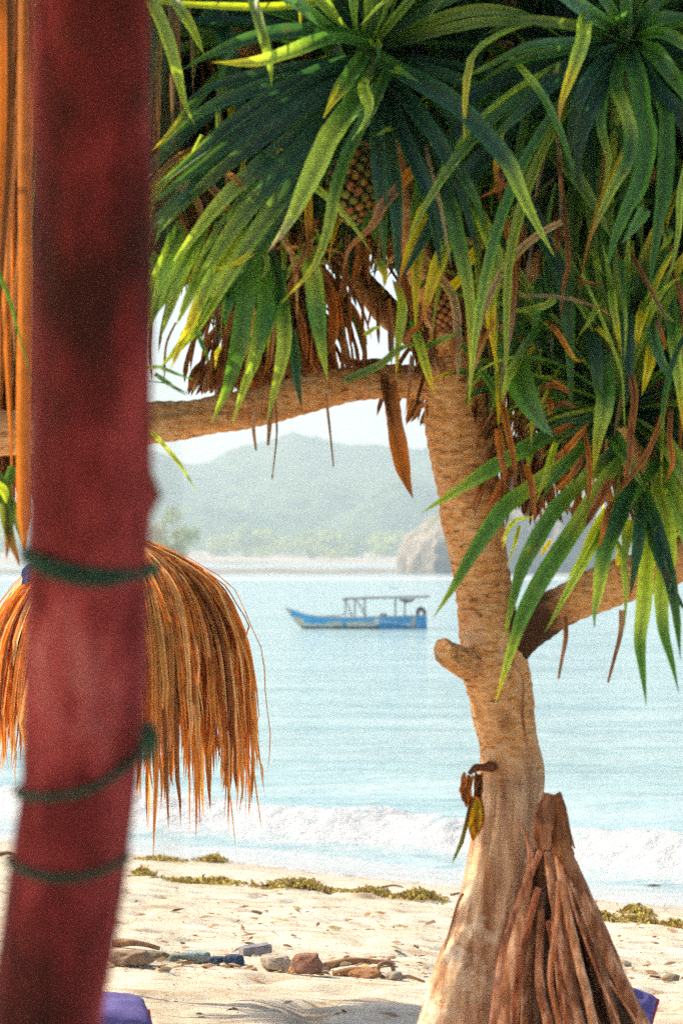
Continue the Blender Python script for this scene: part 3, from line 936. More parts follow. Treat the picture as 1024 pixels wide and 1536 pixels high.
for q in [((-20, 690), (5, 730), (14, 770), (10, 840)), ((20, 700), (8, 740), (12, 790), (30, 850)), ((-10, 740), (20, 760), (34, 800), (36, 830))]:
    leaf(BD[9], [P(x, y, 6.3) for x, y in q], 0.03, ['md', 'ol', 'br'], Vector((0.2, -1, 0)), n=12, crumple=.3)
leaf(BL[9], [P(-20, 720, 6.2), P(5, 735, 6.2), P(10, 755, 6.2)], 0.025, ['bt', 'bt'], Vector((0.2, -1, 0)), n=10)

# ------------------------------------------------------------------ the pandanus tree
TD = 7.25
tree_base = P(735, HZ, TD)
tree_base.z = ground(tree_base.x, tree_base.y) - 0.02
tree = thing('pandanus_tree', 'large screw pine leaning on prop roots, its strap leaves hanging over the beach', 'tree', tree_base)

tr = [(660, 1650, 235), (668, 1600, 120), (688, 1536, 116), (703, 1472, 106), (728, 1390, 93), (747, 1307, 89), (763, 1224, 89), (768, 1162, 92), (763, 1120, 88), (752, 1060, 95),
      (742, 1000, 98), (736, 960, 94), (724, 880, 84), (714, 820, 88), (706, 750, 96), (696, 690, 102), (690, 630, 104), (688, 570, 106), (690, 520, 96)]
tr[0] = (655, 1650, 125)
pts = spline([P(x, y, TD) for x, y, w in tr], 560)
rr = spline([Vector((w * TD / F / 2, 0, 0)) for x, y, w in tr], 560)
# radii follow the same parameter along the spine
segl = [0]
for a, b in zip(tr, tr[1:]):
    segl.append(segl[-1] + math.hypot(a[0] - b[0], a[1] - b[1]))
def rad_at(t):
    s = t * segl[-1]
    for i in range(len(segl) - 1):
        if s <= segl[i + 1]:
            q = (s - segl[i]) / (segl[i + 1] - segl[i])
            q = q * q * (3 - 2 * q)
            return (tr[i][2] * (1 - q) + tr[i + 1][2] * q) * TD / F / 2
    return tr[-1][2] * TD / F / 2
rads = [rad_at(i / 559) for i in range(560)]
TL = segl[-1] * TD / F
def trunk_disp(L, th, r):
    t = L / TL
    py_low = 1 - sm(0.42, 0.50, t)
    a = (1 - py_low)
    wob = n3(math.cos(th) * 1.2, math.sin(th) * 1.2, L * 3)
    ring = math.sin(L * 2 * math.pi / 0.034 + 2.2 * wob + 1.2 * n3(L * 9, th, 2))
    d = a * (0.0016 * ring * max(0, .6 + 1.2 * n3(math.cos(th), math.sin(th), L * 5 + 8)) + 0.004 * n3(math.cos(th) * 5, math.sin(th) * 5, L * 26) + 0.007 * n3(math.cos(th) * 1.5, math.sin(th) * 1.5, L * 7))
    fl = n3(math.cos(th) * 2.2, math.sin(th) * 2.2, L * 1.6 + 5)
    d += py_low * (0.012 * n3(math.cos(th) * 7, math.sin(th) * 7, L * .9 + 3) + 0.016 * fl + 0.007 * n3(math.cos(th) * 6, math.sin(th) * 6, L * 3))
    return d
def trunk_col(t, th):
    low = 1 - sm(0.40, 0.49, t)
    scar = 0.0
    k = n3(math.cos(th) * 2.5, math.sin(th) * 2.5, t * 26)
    if 0.40 < t < 0.56:
        scar = max(0, k * 2.2 - 0.25) * sm(0.40, 0.43, t) * (1 - sm(0.50, 0.56, t))
    return (1, low, min(0.8, scar * .35))
mb = MB()
mb.tube(pts, rads, 48, trunk_disp, trunk_col)
mb.build('trunk', M_BARK, tree)

def limb(px_pts, w0, w1, n=120, seg=28, rings=True, scar=0.0):
    sp = spline([P(x, y, d) for x, y, d in px_pts], n)
    m = MB()
    rd = [(w0 + (w1 - w0) * i / (n - 1)) for i in range(n)]
    L = sum((sp[i + 1] - sp[i]).length for i in range(n - 1))
    so = random.random() * 10
    def dsp(l, th, r):
        ring = math.sin(l * 2 * math.pi / 0.036 + 2 * n3(math.cos(th), math.sin(th), l * 4 + so))
        return (0.0012 * ring if rings else 0) + 0.005 * n3(math.cos(th) * 3, math.sin(th) * 3, l * 12 + so) + 0.010 * n3(math.cos(th) * .9, math.sin(th) * .9, l * 5 + so)
    m.tube(sp, rd, seg, dsp, lambda t, th: (1, 0.0, scar * (1 - sm(0.16, 0.26, t + .05 * n3(math.cos(th) * 2, math.sin(th) * 2, t * 20))) if scar else max(0, 0.8 * n3(math.cos(th) * 2, math.sin(th) * 2, t * 9 + so) - .1)))
    return m
random.seed(3)
limb([(700, 580, 7.27), (640, 575, 7.24), (560, 572, 7.2), (450, 594, 7.15), (330, 622, 7.1), (230, 634, 7.05), (100, 646, 7.0), (0, 648, 6.95), (-150, 640, 6.9), (-260, 600, 6.9)],
     0.049, 0.070, 260).build('branch', M_BARK, tree)
limb([(768, 968, 7.25), (800, 935, 7.2), (850, 905, 7.15), (930, 872, 7.1), (1024, 835, 7.05), (1130, 760, 7.05), (1160, 690, 7.1)], 0.062, 0.066, 200, scar=1.0).build('branch', M_BARK, tree)
# limbs up into the crown
for q in [[(690, 560, 7.25), (640, 430, 7.1), (590, 250, 6.95), (565, 90, 6.8)], [(695, 560, 7.25), (800, 420, 7.1), (900, 250, 6.9), (938, 80, 6.7)],
          [(690, 550, 7.25), (700, 420, 7.5), (720, 260, 7.7)], [(680, 560, 7.25), (540, 420, 7.6), (395, 200, 7.9)], [(700, 540, 7.25), (740, 200, 7.4), (770, -180, 7.5)],
          [(1000, 845, 7.06), (975, 760, 6.95), (935, 630, 6.85)], [(565, 300, 7.0), (400, 100, 7.2), (250, -80, 7.3)], [(900, 260, 6.95), (1020, 260, 7.2), (1110, 240, 7.3)],
          [(-100, 640, 6.92), (-20, 400, 7.2), (40, 80, 7.5)],
          [(700, 420, 7.5), (620, 200, 7.9), (520, -20, 8.25)], [(850, 340, 7.1), (900, 220, 7.7), (930, 80, 8.15)], [(395, 230, 7.85), (360, -50, 7.9), (330, -300, 7.9)],
          [(10, 220, 7.4), (40, 0, 7.9), (60, -230, 8.15)], [(395, 200, 7.9), (340, 130, 8.0), (300, 70, 8.05)], [(760, 480, 7.2), (830, 440, 7.45), (880, 430, 7.6)]]:
    limb(q, 0.045, 0.035, 80, 18).build('branch', M_BARK, tree)
mb = limb([(740, 1022, 7.25), (712, 1004, 7.2), (688, 990, 7.15), (662, 976, 7.10)], 0.056, 0.037, 24, 7)
tip = P(662, 976, 7.10)
for i, v in enumerate(mb.v):          # a slanting saw cut
    if (Vector(v) - tip).length < .05:
        mb.v[i] = (v[0] - .35 * (v[2] - tip.z), v[1], v[2] + .15 * (v[2] - tip.z))
mb.build('branch_stub', M_BARK, tree, smooth=False)

# strip of bark hanging from the fork, and the torn fibres lower on the trunk
mb = MB()
leaf(mb, [P(586, 570, 7.05), P(590, 620, 7.03), P(598, 670, 7.03), P(606, 710, 7.02), P(619, 748, 7.0)], 0.052, ['br', 'br', 'or', 'br'], Vector((0.3, -1, 0)), n=20, taper=.6, keel=.5, crumple=.2)
leaf(mb, [P(575, 560, 7.05), P(582, 600, 7.03), P(592, 640, 7.03)], 0.03, ['db', 'br'], Vector((0.3, -1, 0)), n=12, taper=.6, keel=.5)
mb.build('bark_strip', M_DEAD, tree)
mb = MB()
random.seed(12)
mb.tube(spline([P(740, 1150, 7.18), P(722, 1151, 7.14), P(712, 1152, 7.12), P(704, 1160, 7.1)], 30), [.015 - .008 * i / 29 for i in range(30)], 14,
        lambda L, th, r: r * (.5 * n3(math.cos(th) * 2, math.sin(th) * 2, L * 30) + .3 * n3(math.cos(th) * 4, math.sin(th) * 4, L * 80)), (.22, .09, .04))
for k in range(10):
    x = random.uniform(696, 724)
    y = 1160 + random.uniform(-6, 8)
    L = random.choice([35, 50, 90, 130]) * random.uniform(.7, 1.1)
    if x < 704 and L > 60:
        L = 45
    q = [P(x, y, 7.1), P(x + random.uniform(-5, 3), y + L * .35, 7.1), P(x + random.uniform(-8, 2), y + L * .7, 7.1), P(x + random.uniform(-8, 4), y + L, 7.1)]
    leaf(mb, q, random.uniform(4, 9) * 7.1 / F, [random.choice(['db', 'br', 'or'])] * 2, Vector((random.uniform(-.6, .6), -1, 0)), n=12, keel=.5, crumple=.6, taper=.8)
for q, w, c in [([(708, 1196), (712, 1215), (711, 1240), (709, 1262)], 20, ['or', 'yl', 'yl', 'or']), ([(714, 1200), (716, 1225), (713, 1252)], 14, ['yl', 'or']), ([(706, 1200), (698, 1240), (686, 1276), (677, 1296)], 7, ['db', 'ol'])]:
    leaf(mb, [P(x, y, 7.08) for x, y in q], w * 7.1 / F, c, Vector((-0.2, -1, 0.1)), n=14, keel=.5, crumple=.7, taper=.7)
mb.build('torn_fibre', M_DEAD, tree)
for q, w in [([(846, 925), (848, 955), (842, 990), (837, 1018)], 9), ([(932, 915), (930, 950), (920, 990), (911, 1024)], 9), ([(762, 985), (781, 1020), (783, 1075), (790, 1122)], 8),
             ([(694, 1340), (686, 1356), (676, 1390), (667, 1424)], 5), ([(404, 612), (404, 640), (402, 668)], 10), ([(382, 612), (380, 640), (384, 676)], 8),
             ([(488, 590), (494, 640), (500, 700)], 5), ([(412, 600), (415, 650), (408, 720)], 4)]:
    mb = MB()
    sp = spline([P(x, y, 7.05) for x, y in q], 16)
    mb.tube(sp, [w * 7.05 / F / 2 * (1 - .6 * i / 15) for i in range(16)], 8, None, (.8, .7, .6))
    mb.build('aerial_root', M_ROOT, tree)

# prop roots
REG['r'] = (600, 1100, .4141)
ROOTS = [
    ([(545, 340), (490, 470), (420, 640), (370, 800), (335, 1053), (315, 1260)], 52, 7.05, 6.85, (1.6, 1.2, 1.1)),
    ([(560, 370), (590, 560), (640, 800), (690, 1000), (730, 1260)], 62, 7.05, 6.85, (1.9, 1.7, 1.5)),
    ([(530, 430), (560, 640), (600, 850), (650, 1053), (690, 1260)], 62, 7.12, 6.92, (1.45, 1.25, 1.1)),
    ([(580, 380), (680, 640), (765, 830), (850, 1000), (960, 1260)], 80, 7.2, 7.05, (1.5, 1.2, 1.0)),
    ([(590, 440), (650, 650), (715, 810), (780, 1053), (840, 1260)], 66, 7.15, 6.95, (.75, .65, .55)),
    ([(500, 560), (440, 800), (410, 1053), (390, 1260)], 62, 7.15, 6.98, (1.5, 1.05, .9)),
    ([(510, 640), (505, 900), (535, 1053), (560, 1260)], 62, 7.18, 7.0, (1.25, 1.0, .85)),
    ([(535, 680), (580, 880), (615, 1053), (650, 1260)], 54, 7.15, 6.95, (1.4, 1.0, .85)),
    ([(480, 700), (460, 900), (460, 1053), (470, 1260)], 56, 7.2, 7.05, (.8, .7, .6)),
    ([(600, 430), (720, 700), (800, 900), (880, 1060), (1000, 1260)], 56, 7.3, 7.25, (1.25, 1.0, .85)),
    ([(560, 420), (600, 700), (640, 900), (700, 1260)], 90, 7.4, 7.5, (.24, .2, .18)),  # back roots from here tinted dark, standing for shade in the gaps
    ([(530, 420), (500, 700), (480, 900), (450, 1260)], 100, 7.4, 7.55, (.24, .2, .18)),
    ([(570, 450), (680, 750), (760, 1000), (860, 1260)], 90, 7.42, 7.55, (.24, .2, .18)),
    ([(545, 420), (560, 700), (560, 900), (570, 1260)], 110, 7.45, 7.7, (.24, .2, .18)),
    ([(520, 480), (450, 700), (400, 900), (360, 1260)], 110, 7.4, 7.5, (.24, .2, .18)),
    ([(470, 560), (410, 800), (370, 1000), (345, 1260)], 80, 7.25, 7.2, (.5, .44, .38)),
]
ROOTS += [([(455, 180), (500, 250), (540, 330), (560, 470), (600, 760), (640, 1260)], 100, 7.22, 7.35, (.8, .6, .48)),
          ([(440, 330), (470, 450), (440, 640), (395, 820), (365, 1053), (345, 1260)], 60, 7.12, 6.98, (1.9, 1.6, 1.35)),
          ([(470, 300), (500, 420), (490, 600), (470, 800), (470, 1260)], 90, 7.3, 7.4, (.4, .32, .26)),
          ([(560, 420), (640, 700), (720, 950), (800, 1260)], 130, 7.5, 7.75, (.20, .17, .15)),  # deeper fill roots, the shade between roots put into their tint
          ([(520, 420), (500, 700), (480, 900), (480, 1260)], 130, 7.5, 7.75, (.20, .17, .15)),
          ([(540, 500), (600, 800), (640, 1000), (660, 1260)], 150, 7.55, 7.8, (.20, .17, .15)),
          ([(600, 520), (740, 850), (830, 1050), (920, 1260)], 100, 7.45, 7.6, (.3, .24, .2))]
random.seed(19)
for i in range(5):
    a = random.uniform(0, 1)
    x1 = 345 + a * 560
    ROOTS.append(([(520 + a * 90 + random.gauss(0, 8), 380 + random.uniform(0, 160)), (480 + a * 190 + random.gauss(0, 12), 660), (420 + a * 350 + random.gauss(0, 14), 880), (x1, 1060), (x1 - 30 + a * 110, 1260)],
                  random.uniform(20, 46), random.uniform(7.0, 7.22), random.uniform(6.85, 7.05), random.choice([(1.6, 1.2, 1.0), (1.1, .85, .7), (.7, .5, .4), (1.9, 1.6, 1.35)])))
random.seed(9)
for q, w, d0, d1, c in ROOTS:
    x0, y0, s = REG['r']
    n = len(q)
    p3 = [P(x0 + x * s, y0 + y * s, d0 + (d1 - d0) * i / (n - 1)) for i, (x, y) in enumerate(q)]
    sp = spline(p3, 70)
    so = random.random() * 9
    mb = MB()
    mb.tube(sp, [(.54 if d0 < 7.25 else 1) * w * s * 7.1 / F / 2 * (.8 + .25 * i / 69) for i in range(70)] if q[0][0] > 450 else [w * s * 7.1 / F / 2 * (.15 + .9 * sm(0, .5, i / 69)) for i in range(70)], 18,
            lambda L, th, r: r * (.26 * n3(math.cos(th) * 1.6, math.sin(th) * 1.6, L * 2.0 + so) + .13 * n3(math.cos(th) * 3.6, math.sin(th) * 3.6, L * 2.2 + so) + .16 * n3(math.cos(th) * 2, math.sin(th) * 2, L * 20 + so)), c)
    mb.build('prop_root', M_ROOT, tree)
x0, y0, s = REG['r']
for q, w, c, fl in [([(515, 420), (520, 340), (532, 280), (548, 222)], [60, 84, 84, 60], (.7, .5, .38), 1.0),
                    ([(560, 232), (575, 290), (575, 350), (585, 440)], [40, 60, 66, 60], (.8, .6, .42), .8),
                    ([(555, 225), (580, 265), (598, 320), (612, 370), (632, 418)], [44, 46, 40, 30, 6], (.75, .5, .35), .35),
                    ([(585, 380), (600, 450), (615, 500), (634, 520), (628, 560)], [40, 56, 60, 44, 8], (.6, .45, .34), .7)]:
    sp = spline([P(x0 + x * s, y0 + y * s, 7.02) for x, y in q], 50)
    wr = spline([Vector((k * s * 7 / F / 2, 0, 0)) for k in w], 50)
    mb = MB()
    so = random.random() * 9
    mb.tube(sp, [max(.001, k.x) for k in wr], 18, lambda L, th, r: r * (.35 * n3(math.cos(th) * 2, math.sin(th) * 2, L * 14 + so) + .25 * n3(math.cos(th) * 5, math.sin(th) * 5, L * 40 + so)), c, flat=fl)
    mb.build('root_knob' if fl == 1.0 else 'bark_flap', M_ROOT, tree)

# fruit heads
def fruit(px, py, d, rw, rh, cols, seed):
    random.seed(seed)
    c = P(px, py, d)
    m = MB()
    n = 120
    for i in range(n):
        z = 1 - 2 * (i + .5) / n
        th = i * 2.39996
        r = math.sqrt(1 - z * z)
        nv = Vector((math.cos(th) * r, math.sin(th) * r, z))
        p = c + Vector((nv.x * rw, nv.y * rw, nv.z * rh))
        a = nv.cross(Vector((.2, .1, 1))).normalized()
        b = nv.cross(a)
        q = rw * random.uniform(.19, .23)
        col = random.choice(cols)
        vs, fs, cs = [], [], []
        for lv, (k, h) in enumerate([(1.0, -.3), (1.0, .05), (.62, .34), (.25, .45)]):
            for j in range(6):
                t = j / 6 * 2 * math.pi
                vs.append(p + a * math.cos(t) * q * k + b * math.sin(t) * q * k + nv * h * q)
                cs.append(lerp3((.03, .05, .015), col, (0, .25, .9, 1)[lv]))
        for lv in range(3):
            for j in range(6):
                fs.append((lv * 6 + j, lv * 6 + (j + 1) % 6, lv * 6 + 6 + (j + 1) % 6, lv * 6 + 6 + j))
        fs.append((18, 19, 20, 21, 22, 23))
        m.add(vs, fs, cs)
    return m
mb = MB()
mb.tube(spline([P(562, 90, 6.72), P(548, 130, 6.6), P(534, 190, 6.70), P(529, 225, 6.74)], 20), .012, 10, None, (.12, .16, .04))
mb.build('fruit_stalk', M_FRUIT, tree)
fruit(528, 272, 6.74, .068, .118, [(.40, .12, .03), (.42, .20, .03), (.26, .22, .04), (.22, .20, .04)], 4).build('fruit_head', M_FRUIT, tree)
fruit(668, 462, 7.0, .055, .07, [(.35, .11, .03), (.45, .15, .04), (.25, .08, .03)], 5).build('fruit_head', M_FRUIT, tree)
fruit(372, 330, 7.3, .06, .09, [(.35, .13, .04), (.3, .22, .04)], 6).build('fruit_head', M_FRUIT, tree)

for k in ROS:
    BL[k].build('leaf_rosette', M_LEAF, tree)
    if BD[k].v:
        BD[k].build('dead_leaf_skirt', M_DEAD, tree)

# ------------------------------------------------------------------ red post, ropes, added shade roof
PD = 2.4
pc = [(140, -400, 178), (137, 0, 177), (138, 400, 175), (136, 700, 177), (133, 850, 184), (131, 1000, 182), (121, 1160, 178), (106, 1260, 171), (88, 1400, 170), (67, 1536, 172), (20, 1900, 175), (-40, 2400, 180), (-90, 3000, 185)]
sp = spline([P(x, y, PD) for x, y, w in pc], 300)
pr = spline([Vector((w * PD / F / 2, 0, 0)) for x, y, w in pc], 300)
mb = MB()
kn = P(228, 742, PD)
def post_disp(L, th, r):
    return .0035 * n3(math.cos(th) * 1.2, math.sin(th) * 1.2, L * 5) + .002 * n3(math.cos(th) * 4, math.sin(th) * 4, L * 9)
mb.tube(sp, [q.x for q in pr], 64, post_disp)
# the small knot on the right edge
for i, v in enumerate(mb.v):
    d = (Vector(v) - kn).length
    if d < .03:
        k = (1 - d / .03) ** 2
        mb.v[i] = (v[0] + .012 * k, v[1], v[2])
post_base = sp[-1].copy()
post_base.z = ground(post_base.x, post_base.y)
post = mb.build('wooden_post', M_POST, None, origin=tuple(post_base))
tag(post, 'thick round timber post painted worn dark red, wound with green rope', 'post')

def rope(px_pts, rr, label, name='rope', extra=None):
    """a laid rope once round the post; px_pts give its front from left to right"""
    front = []
    for x, y in px_pts:
        cx = np.interp(y, [q[1] for q in pc], [q[0] for q in pc])
        w = np.interp(y, [q[1] for q in pc], [q[2] for q in pc]) * PD / F / 2 + rr * .75
        dx = (x - cx) * PD / F
        dx = max(-w, min(w, dx))
        yy = math.sqrt(max(0, w * w - dx * dx))
        z = CZ - (y - HZ) * PD / F
        front.append(Vector(((cx - 512) * PD / F + dx, PD - yy, z)))
    a, b = front[-1], front[0]
    cx = (a.x + b.x) / 2
    w = abs(a.x - b.x) / 2
    back = []
    for i in range(1, 12):
        t = math.pi * i / 12
        back.append(Vector((cx + w * math.cos(t), PD + w * math.sin(t), a.z + (b.z - a.z) * i / 12)))
    path = spline(front + back + [front[0]], 220)
    m = MB()
    for k in range(3):
        st = []
        L = 0
        for i, p in enumerate(path):
            t = (path[min(i + 1, 219)] - path[max(i - 1, 0)]).normalized()
            u = t.cross(Vector((0, 0, 1))).normalized()
            v = t.cross(u)
            if i:
                L += (path[i] - path[i - 1]).length
            an = L / .03 * 2 * math.pi / 1.6 + k * 2.094
            st.append(p + (u * math.cos(an) + v * math.sin(an)) * rr * .5)
        m.tube(st, rr * .56, 8, None, (.03, .095, .058), cap=False)
    if extra:
        extra(m)
    o = m.build(name, M_ROPE, None, origin=tuple(path[0]))
    return tag(o, label, 'rope', 'green ropes wound round the red post')
def tails(m):
    m.tube(spline([P(228, 1095, 2.36), P(232, 1110, 2.34), P(226, 1132, 2.35), P(216, 1142, 2.36)], 20), .0045, 8, None, (.03, .095, .058))
    m.tube(spline([P(222, 1085, 2.36), P(218, 1105, 2.33), P(224, 1128, 2.34)], 20), .0045, 8, None, (.03, .095, .058))
rope([(38, 836), (70, 852), (110, 866), (150, 872), (190, 868), (235, 850)], .0050, 'upper green rope wound round the red post level with the thatch top')
rope([(42, 826), (80, 842), (130, 854), (180, 860), (234, 860)], .0050, 'green rope lying just over the upper rope on the red post')
rope([(28, 1188), (70, 1188), (120, 1182), (160, 1168), (200, 1140), (222, 1112)], .0045, 'slanting knotted green rope across the middle of the red post', extra=tails)
rope([(16, 1288), (60, 1300), (105, 1305), (150, 1300), (190, 1286)], .0048, 'lowest green rope wound round the red post above the sand')

# unseen roof over the camera, added to keep the sun off the post
roof = thing('shade_roof', 'unseen thatched roof added overhead to shade the thick red post', 'roof', (-.3, .8, CZ + 1.0))
mb = MB()
random.seed(77)
for i in range(60):
    for j in range(60):
        x = -3.2 + 5.6 * i / 59
        y = -2.6 + 6.1 * j / 59
        mb.v.append((x, y, CZ + 1.02 + .16 * (3.5 - y) * .35 + .02 * n3(x * 9, y * 9)))
n0 = len(mb.v)
for i in range(60):
    for j in range(60):
        x = -3.2 + 5.6 * i / 59
        y = -2.6 + 6.1 * j / 59
        mb.v.append((x, y, CZ + 1.2 + .16 * (3.5 - y) * .35 + .03 * n3(x * 7, y * 7, 3)))
for i in range(59):
    for j in range(59):
        a = i * 60 + j
        mb.f.append((a, a + 1, a + 61, a + 60))
        mb.f.append((n0 + a, n0 + a + 60, n0 + a + 61, n0 + a + 1))
for i in range(59):
    mb.f += [(i * 60, i * 60 + 60, n0 + i * 60 + 60, n0 + i * 60), (i * 60 + 59, n0 + i * 60 + 59, n0 + i * 60 + 119, i * 60 + 119)]
    mb.f += [(i, n0 + i, n0 + i + 1, i + 1), (59 * 60 + i, 59 * 60 + i + 1, n0 + 59 * 60 + i + 1, n0 + 59 * 60 + i)]
mb.c = [(.30, .18, .08)] * len(mb.v)
mb.uv = [(v[0] * 4, v[1] * 2) for v in mb.v]
mb.build('thatch', M_STRAW, roof)
mb = MB()
mb.tube([(-3.1, 2.4, CZ + .98), (2.2, 2.4, CZ + .98)], .05, 14)
mb.build('beam', M_POST, roof)  # beam of the added roof, likewise out of view

# the thin string hanging close to the camera, far out of focus
mb = MB()
mb.tube(spline([Vector((-.072 * 1.1, 1.1, CZ + .95)), P(250, 600, 1.1), P(250, 1100, 1.1), P(251, 1440, 1.1), P(250, 1600, 1.1)], 60), .0008, 8, None, (.22, .26, .12))
bm_k = P(251, 1442, 1.1)
mb.tube([bm_k + Vector((0, 0, .004)), bm_k, bm_k - Vector((0, 0, .004))], [.0008, .0026, .0008], 10, None, (.12, .18, .06))
o = mb.build('hanging_string', M_ROPE, None, origin=tuple(P(250, 600, 1.1)))
tag(o, 'thin blurred string hanging beside the red post, very near the lens', 'string')

# ------------------------------------------------------------------ thatch parasol
UD = 9.7
ub = P(112, 1560, UD)
ub.z = ground(ub.x, ub.y) - .1
par = thing('thatch_parasol', 'small shaggy orange straw parasol behind the red post', 'parasol', ub)
apex = P(178, 800, UD)
mb = MB()
mb.tube(spline([ub, (ub + apex) / 2 + Vector((.01, 0, 0)), apex - Vector((0, 0, .03))], 30), .035, 14, lambda L, th, r: .004 * n3(math.cos(th), math.sin(th), L * 6), (.5, .36, .24))
mb.build('pole', M_WOOD, par)
prof = [(0, 800), (28, 808), (60, 822), (115, 848), (160, 890), (190, 945), (205, 1010), (212, 1080)]
def dome(t):
    s = t * (len(prof) - 1)
    k = min(int(s), len(prof) - 2)
    q = s - k
    return prof[k][0] * (1 - q) + prof[k + 1][0] * q, prof[k][1] * (1 - q) + prof[k + 1][1] * q
random.seed(31)
STRAW = [(.70, .31, .07), (.80, .44, .14), (.52, .21, .05), (.85, .58, .27), (.30, .12, .04), (.76, .33, .06)]
def straw_layer(n, t0, t1, hang0, hang1, wmul=1.0):
    m = MB()
    for i in range(n):
        th = random.uniform(0, 2 * math.pi)
        a = random.uniform(0, t0)
        b = random.uniform(t0 + .12, t1)
        path = []
        kr = random.uniform(.84, 1.04) * (.965 + .05 * n3(th * 2.2, 3.3))
        th2 = th + random.gauss(0, .10)
        for k in range(6):
            t = a + (b - a) * k / 5
            r, y = dome(t)
            ang = th + (th2 - th) * k / 5
            path.append(apex + Vector((math.cos(ang) * r * kr, math.sin(ang) * r * kr, -(y - 800))) * (UD / F) if False else
                        apex + Vector((math.cos(ang) * r * kr * UD / F, math.sin(ang) * r * kr * UD / F, -(y - 800 + random.uniform(-3, 3)) * UD / F)))
        side = math.cos(th)
        hang = random.uniform(hang0, hang1) * (1.0 if side > -.4 else .72) * (1 + .32 * n3(th * 3.5, 2.2) + .18 * n3(th * 11, 5))
        last = path[-1]
        dr = Vector((math.cos(th2), math.sin(th2), 0)) * random.uniform(-.03, .05)
        for k in range(1, 5):
            path.append(last + Vector((random.gauss(0, .004), random.gauss(0, .004), 0)) + dr * k / 4 - Vector((0, 0, hang * UD / F * k / 4)))
        c = random.choice(STRAW)
        kk = random.uniform(.75, 1.2)
        CLS['tmp'] = tuple(q * kk for q in c)
        leaf(m, path, random.uniform(.012, .030) * wmul, ['tmp'], Vector((math.cos(th), math.sin(th), .5)).normalized(), n=14, keel=.3, twist=random.uniform(-.6, .6), taper=.8, base=.8)
    return m
straw_layer(1100, .35, .75, 60, 215).build('thatch', M_STRAW, par)
fr = straw_layer(900, .55, .99, 20, 190)
wild = straw_layer(60, .5, .99, 60, 225, .6)
for i, v in enumerate(wild.v):
    k = 1.07 + .05 * n3(v[0] * 9, v[1] * 9, v[2] * 5)
    wild.v[i] = (apex.x + (v[0] - apex.x) * k, apex.y + (v[1] - apex.y) * k, v[2] + .01)
fr.add(wild.v, wild.f, wild.c, wild.uv)
fr.build('fringe', M_STRAW, par)
mb = MB()
for k in range(8):
    th = k / 8 * 2 * math.pi
    path = []
    for j in range(8):
        r, y = dome(j / 7 * .85)
        path.append(apex + Vector((math.cos(th) * r * .8 * UD / F, math.sin(th) * r * .8 * UD / F, -(y - 780) * UD / F)))
    mb.tube(path, .008, 8, None, (.4, .28, .16))
mb.build('rib', M_WOOD, par)
mb = MB()
for i in range(14):
    th = math.pi + random.uniform(-.25, .35)
    r, y = dome(.42)
    p0 = apex + Vector((math.cos(th) * r * 1.06 * UD / F, -.25 + random.uniform(-.02, .02), -(y - 800) * UD / F))
    leaf(mb, [p0, p0 + Vector((random.uniform(-.03, .03), -.02, -.03)), p0 + Vector((random.uniform(-.06, .06), -.03, -.08))], .02, ['bl'] if 'bl' in CLS else ['te'], Vector((0, -1, 0)), n=6)
mb.c = [(.08, .22, .50)] * len(mb.v)
mb.build('binding', M_CLOTH, par)

# ------------------------------------------------------------------ cushions
def cushion(c, size, yaw, tilt, roll, label):
    sx, sy, sz = size
    m = MB()
    R = Matrix.Rotation(yaw, 3, 'Z') @ Matrix.Rotation(tilt, 3, 'X') @ Matrix.Rotation(roll, 3, 'Y')
    n = 26
    def surf(sgn):
        vs = []
        for i in range(n + 1):
            for j in range(n + 1):
                u, v = -1 + 2 * i / n, -1 + 2 * j / n
                e = (1 - abs(u) ** 3.2) * (1 - abs(v) ** 3.2)
                pin = 1 - .07 * (1 - (u * v) ** 2) * (abs(u) ** 4 + abs(v) ** 4) / 2
                h = sz / 2 * e ** .28 + .012 * n3(u * 3 + sgn, v * 3, yaw) * (e > .02)
                vs.append(Vector(c) + R @ Vector((u * sx / 2 * pin, v * sy / 2 * pin, sgn * h)))
        return vs
    fs = [(i * (n + 1) + j, (i + 1) * (n + 1) + j, (i + 1) * (n + 1) + j + 1, i * (n + 1) + j + 1) for i in range(n) for j in range(n)]
    m.add(surf(1), fs, [(.12, .10, .29)] * (n + 1) ** 2)
    m.add(surf(-1), [q[::-1] for q in fs], [(.12, .10, .29)] * (n + 1) ** 2)
    root = thing('floor_cushion', label, 'cushion', tuple(Vector(c) - Vector((0, 0, sz / 2))), 'purple cushions on the sand')
    m.build('cover', M_CLOTH, root)
    e = MB()
    ring = []
    for k in range(4 * n + 1):
        kk = k % (4 * n)
        if kk < n: u, v = -1 + 2 * kk / n, -1
        elif kk < 2 * n: u, v = 1, -1 + 2 * (kk - n) / n
        elif kk < 3 * n: u, v = 1 - 2 * (kk - 2 * n) / n, 1
        else: u, v = -1, 1 - 2 * (kk - 3 * n) / n
        pin = 1 - .07 * (1 - (u * v) ** 2) * (abs(u) ** 4 + abs(v) ** 4) / 2
        ring.append(Vector(c) + R @ Vector((u * sx / 2 * pin, v * sy / 2 * pin, 0)))
    e.tube(ring, .008, 8, None, (.45, .06, .09), cap=False)
    e.build('piping', M_CLOTH, root)
c = G(170, 1562)
cushion((c.x - .12, c.y, c.z + .085), (.52, .50, .20), math.radians(8), 0, 0, 'purple cushion with red piping on the sand at the red post')
c = G(962, 1574)
cushion((c.x - .06, c.y + .2, c.z + .10), (.26, .26, .09), math.radians(-20), math.radians(35), math.radians(28), 'purple cushion tilted up behind the prop roots')

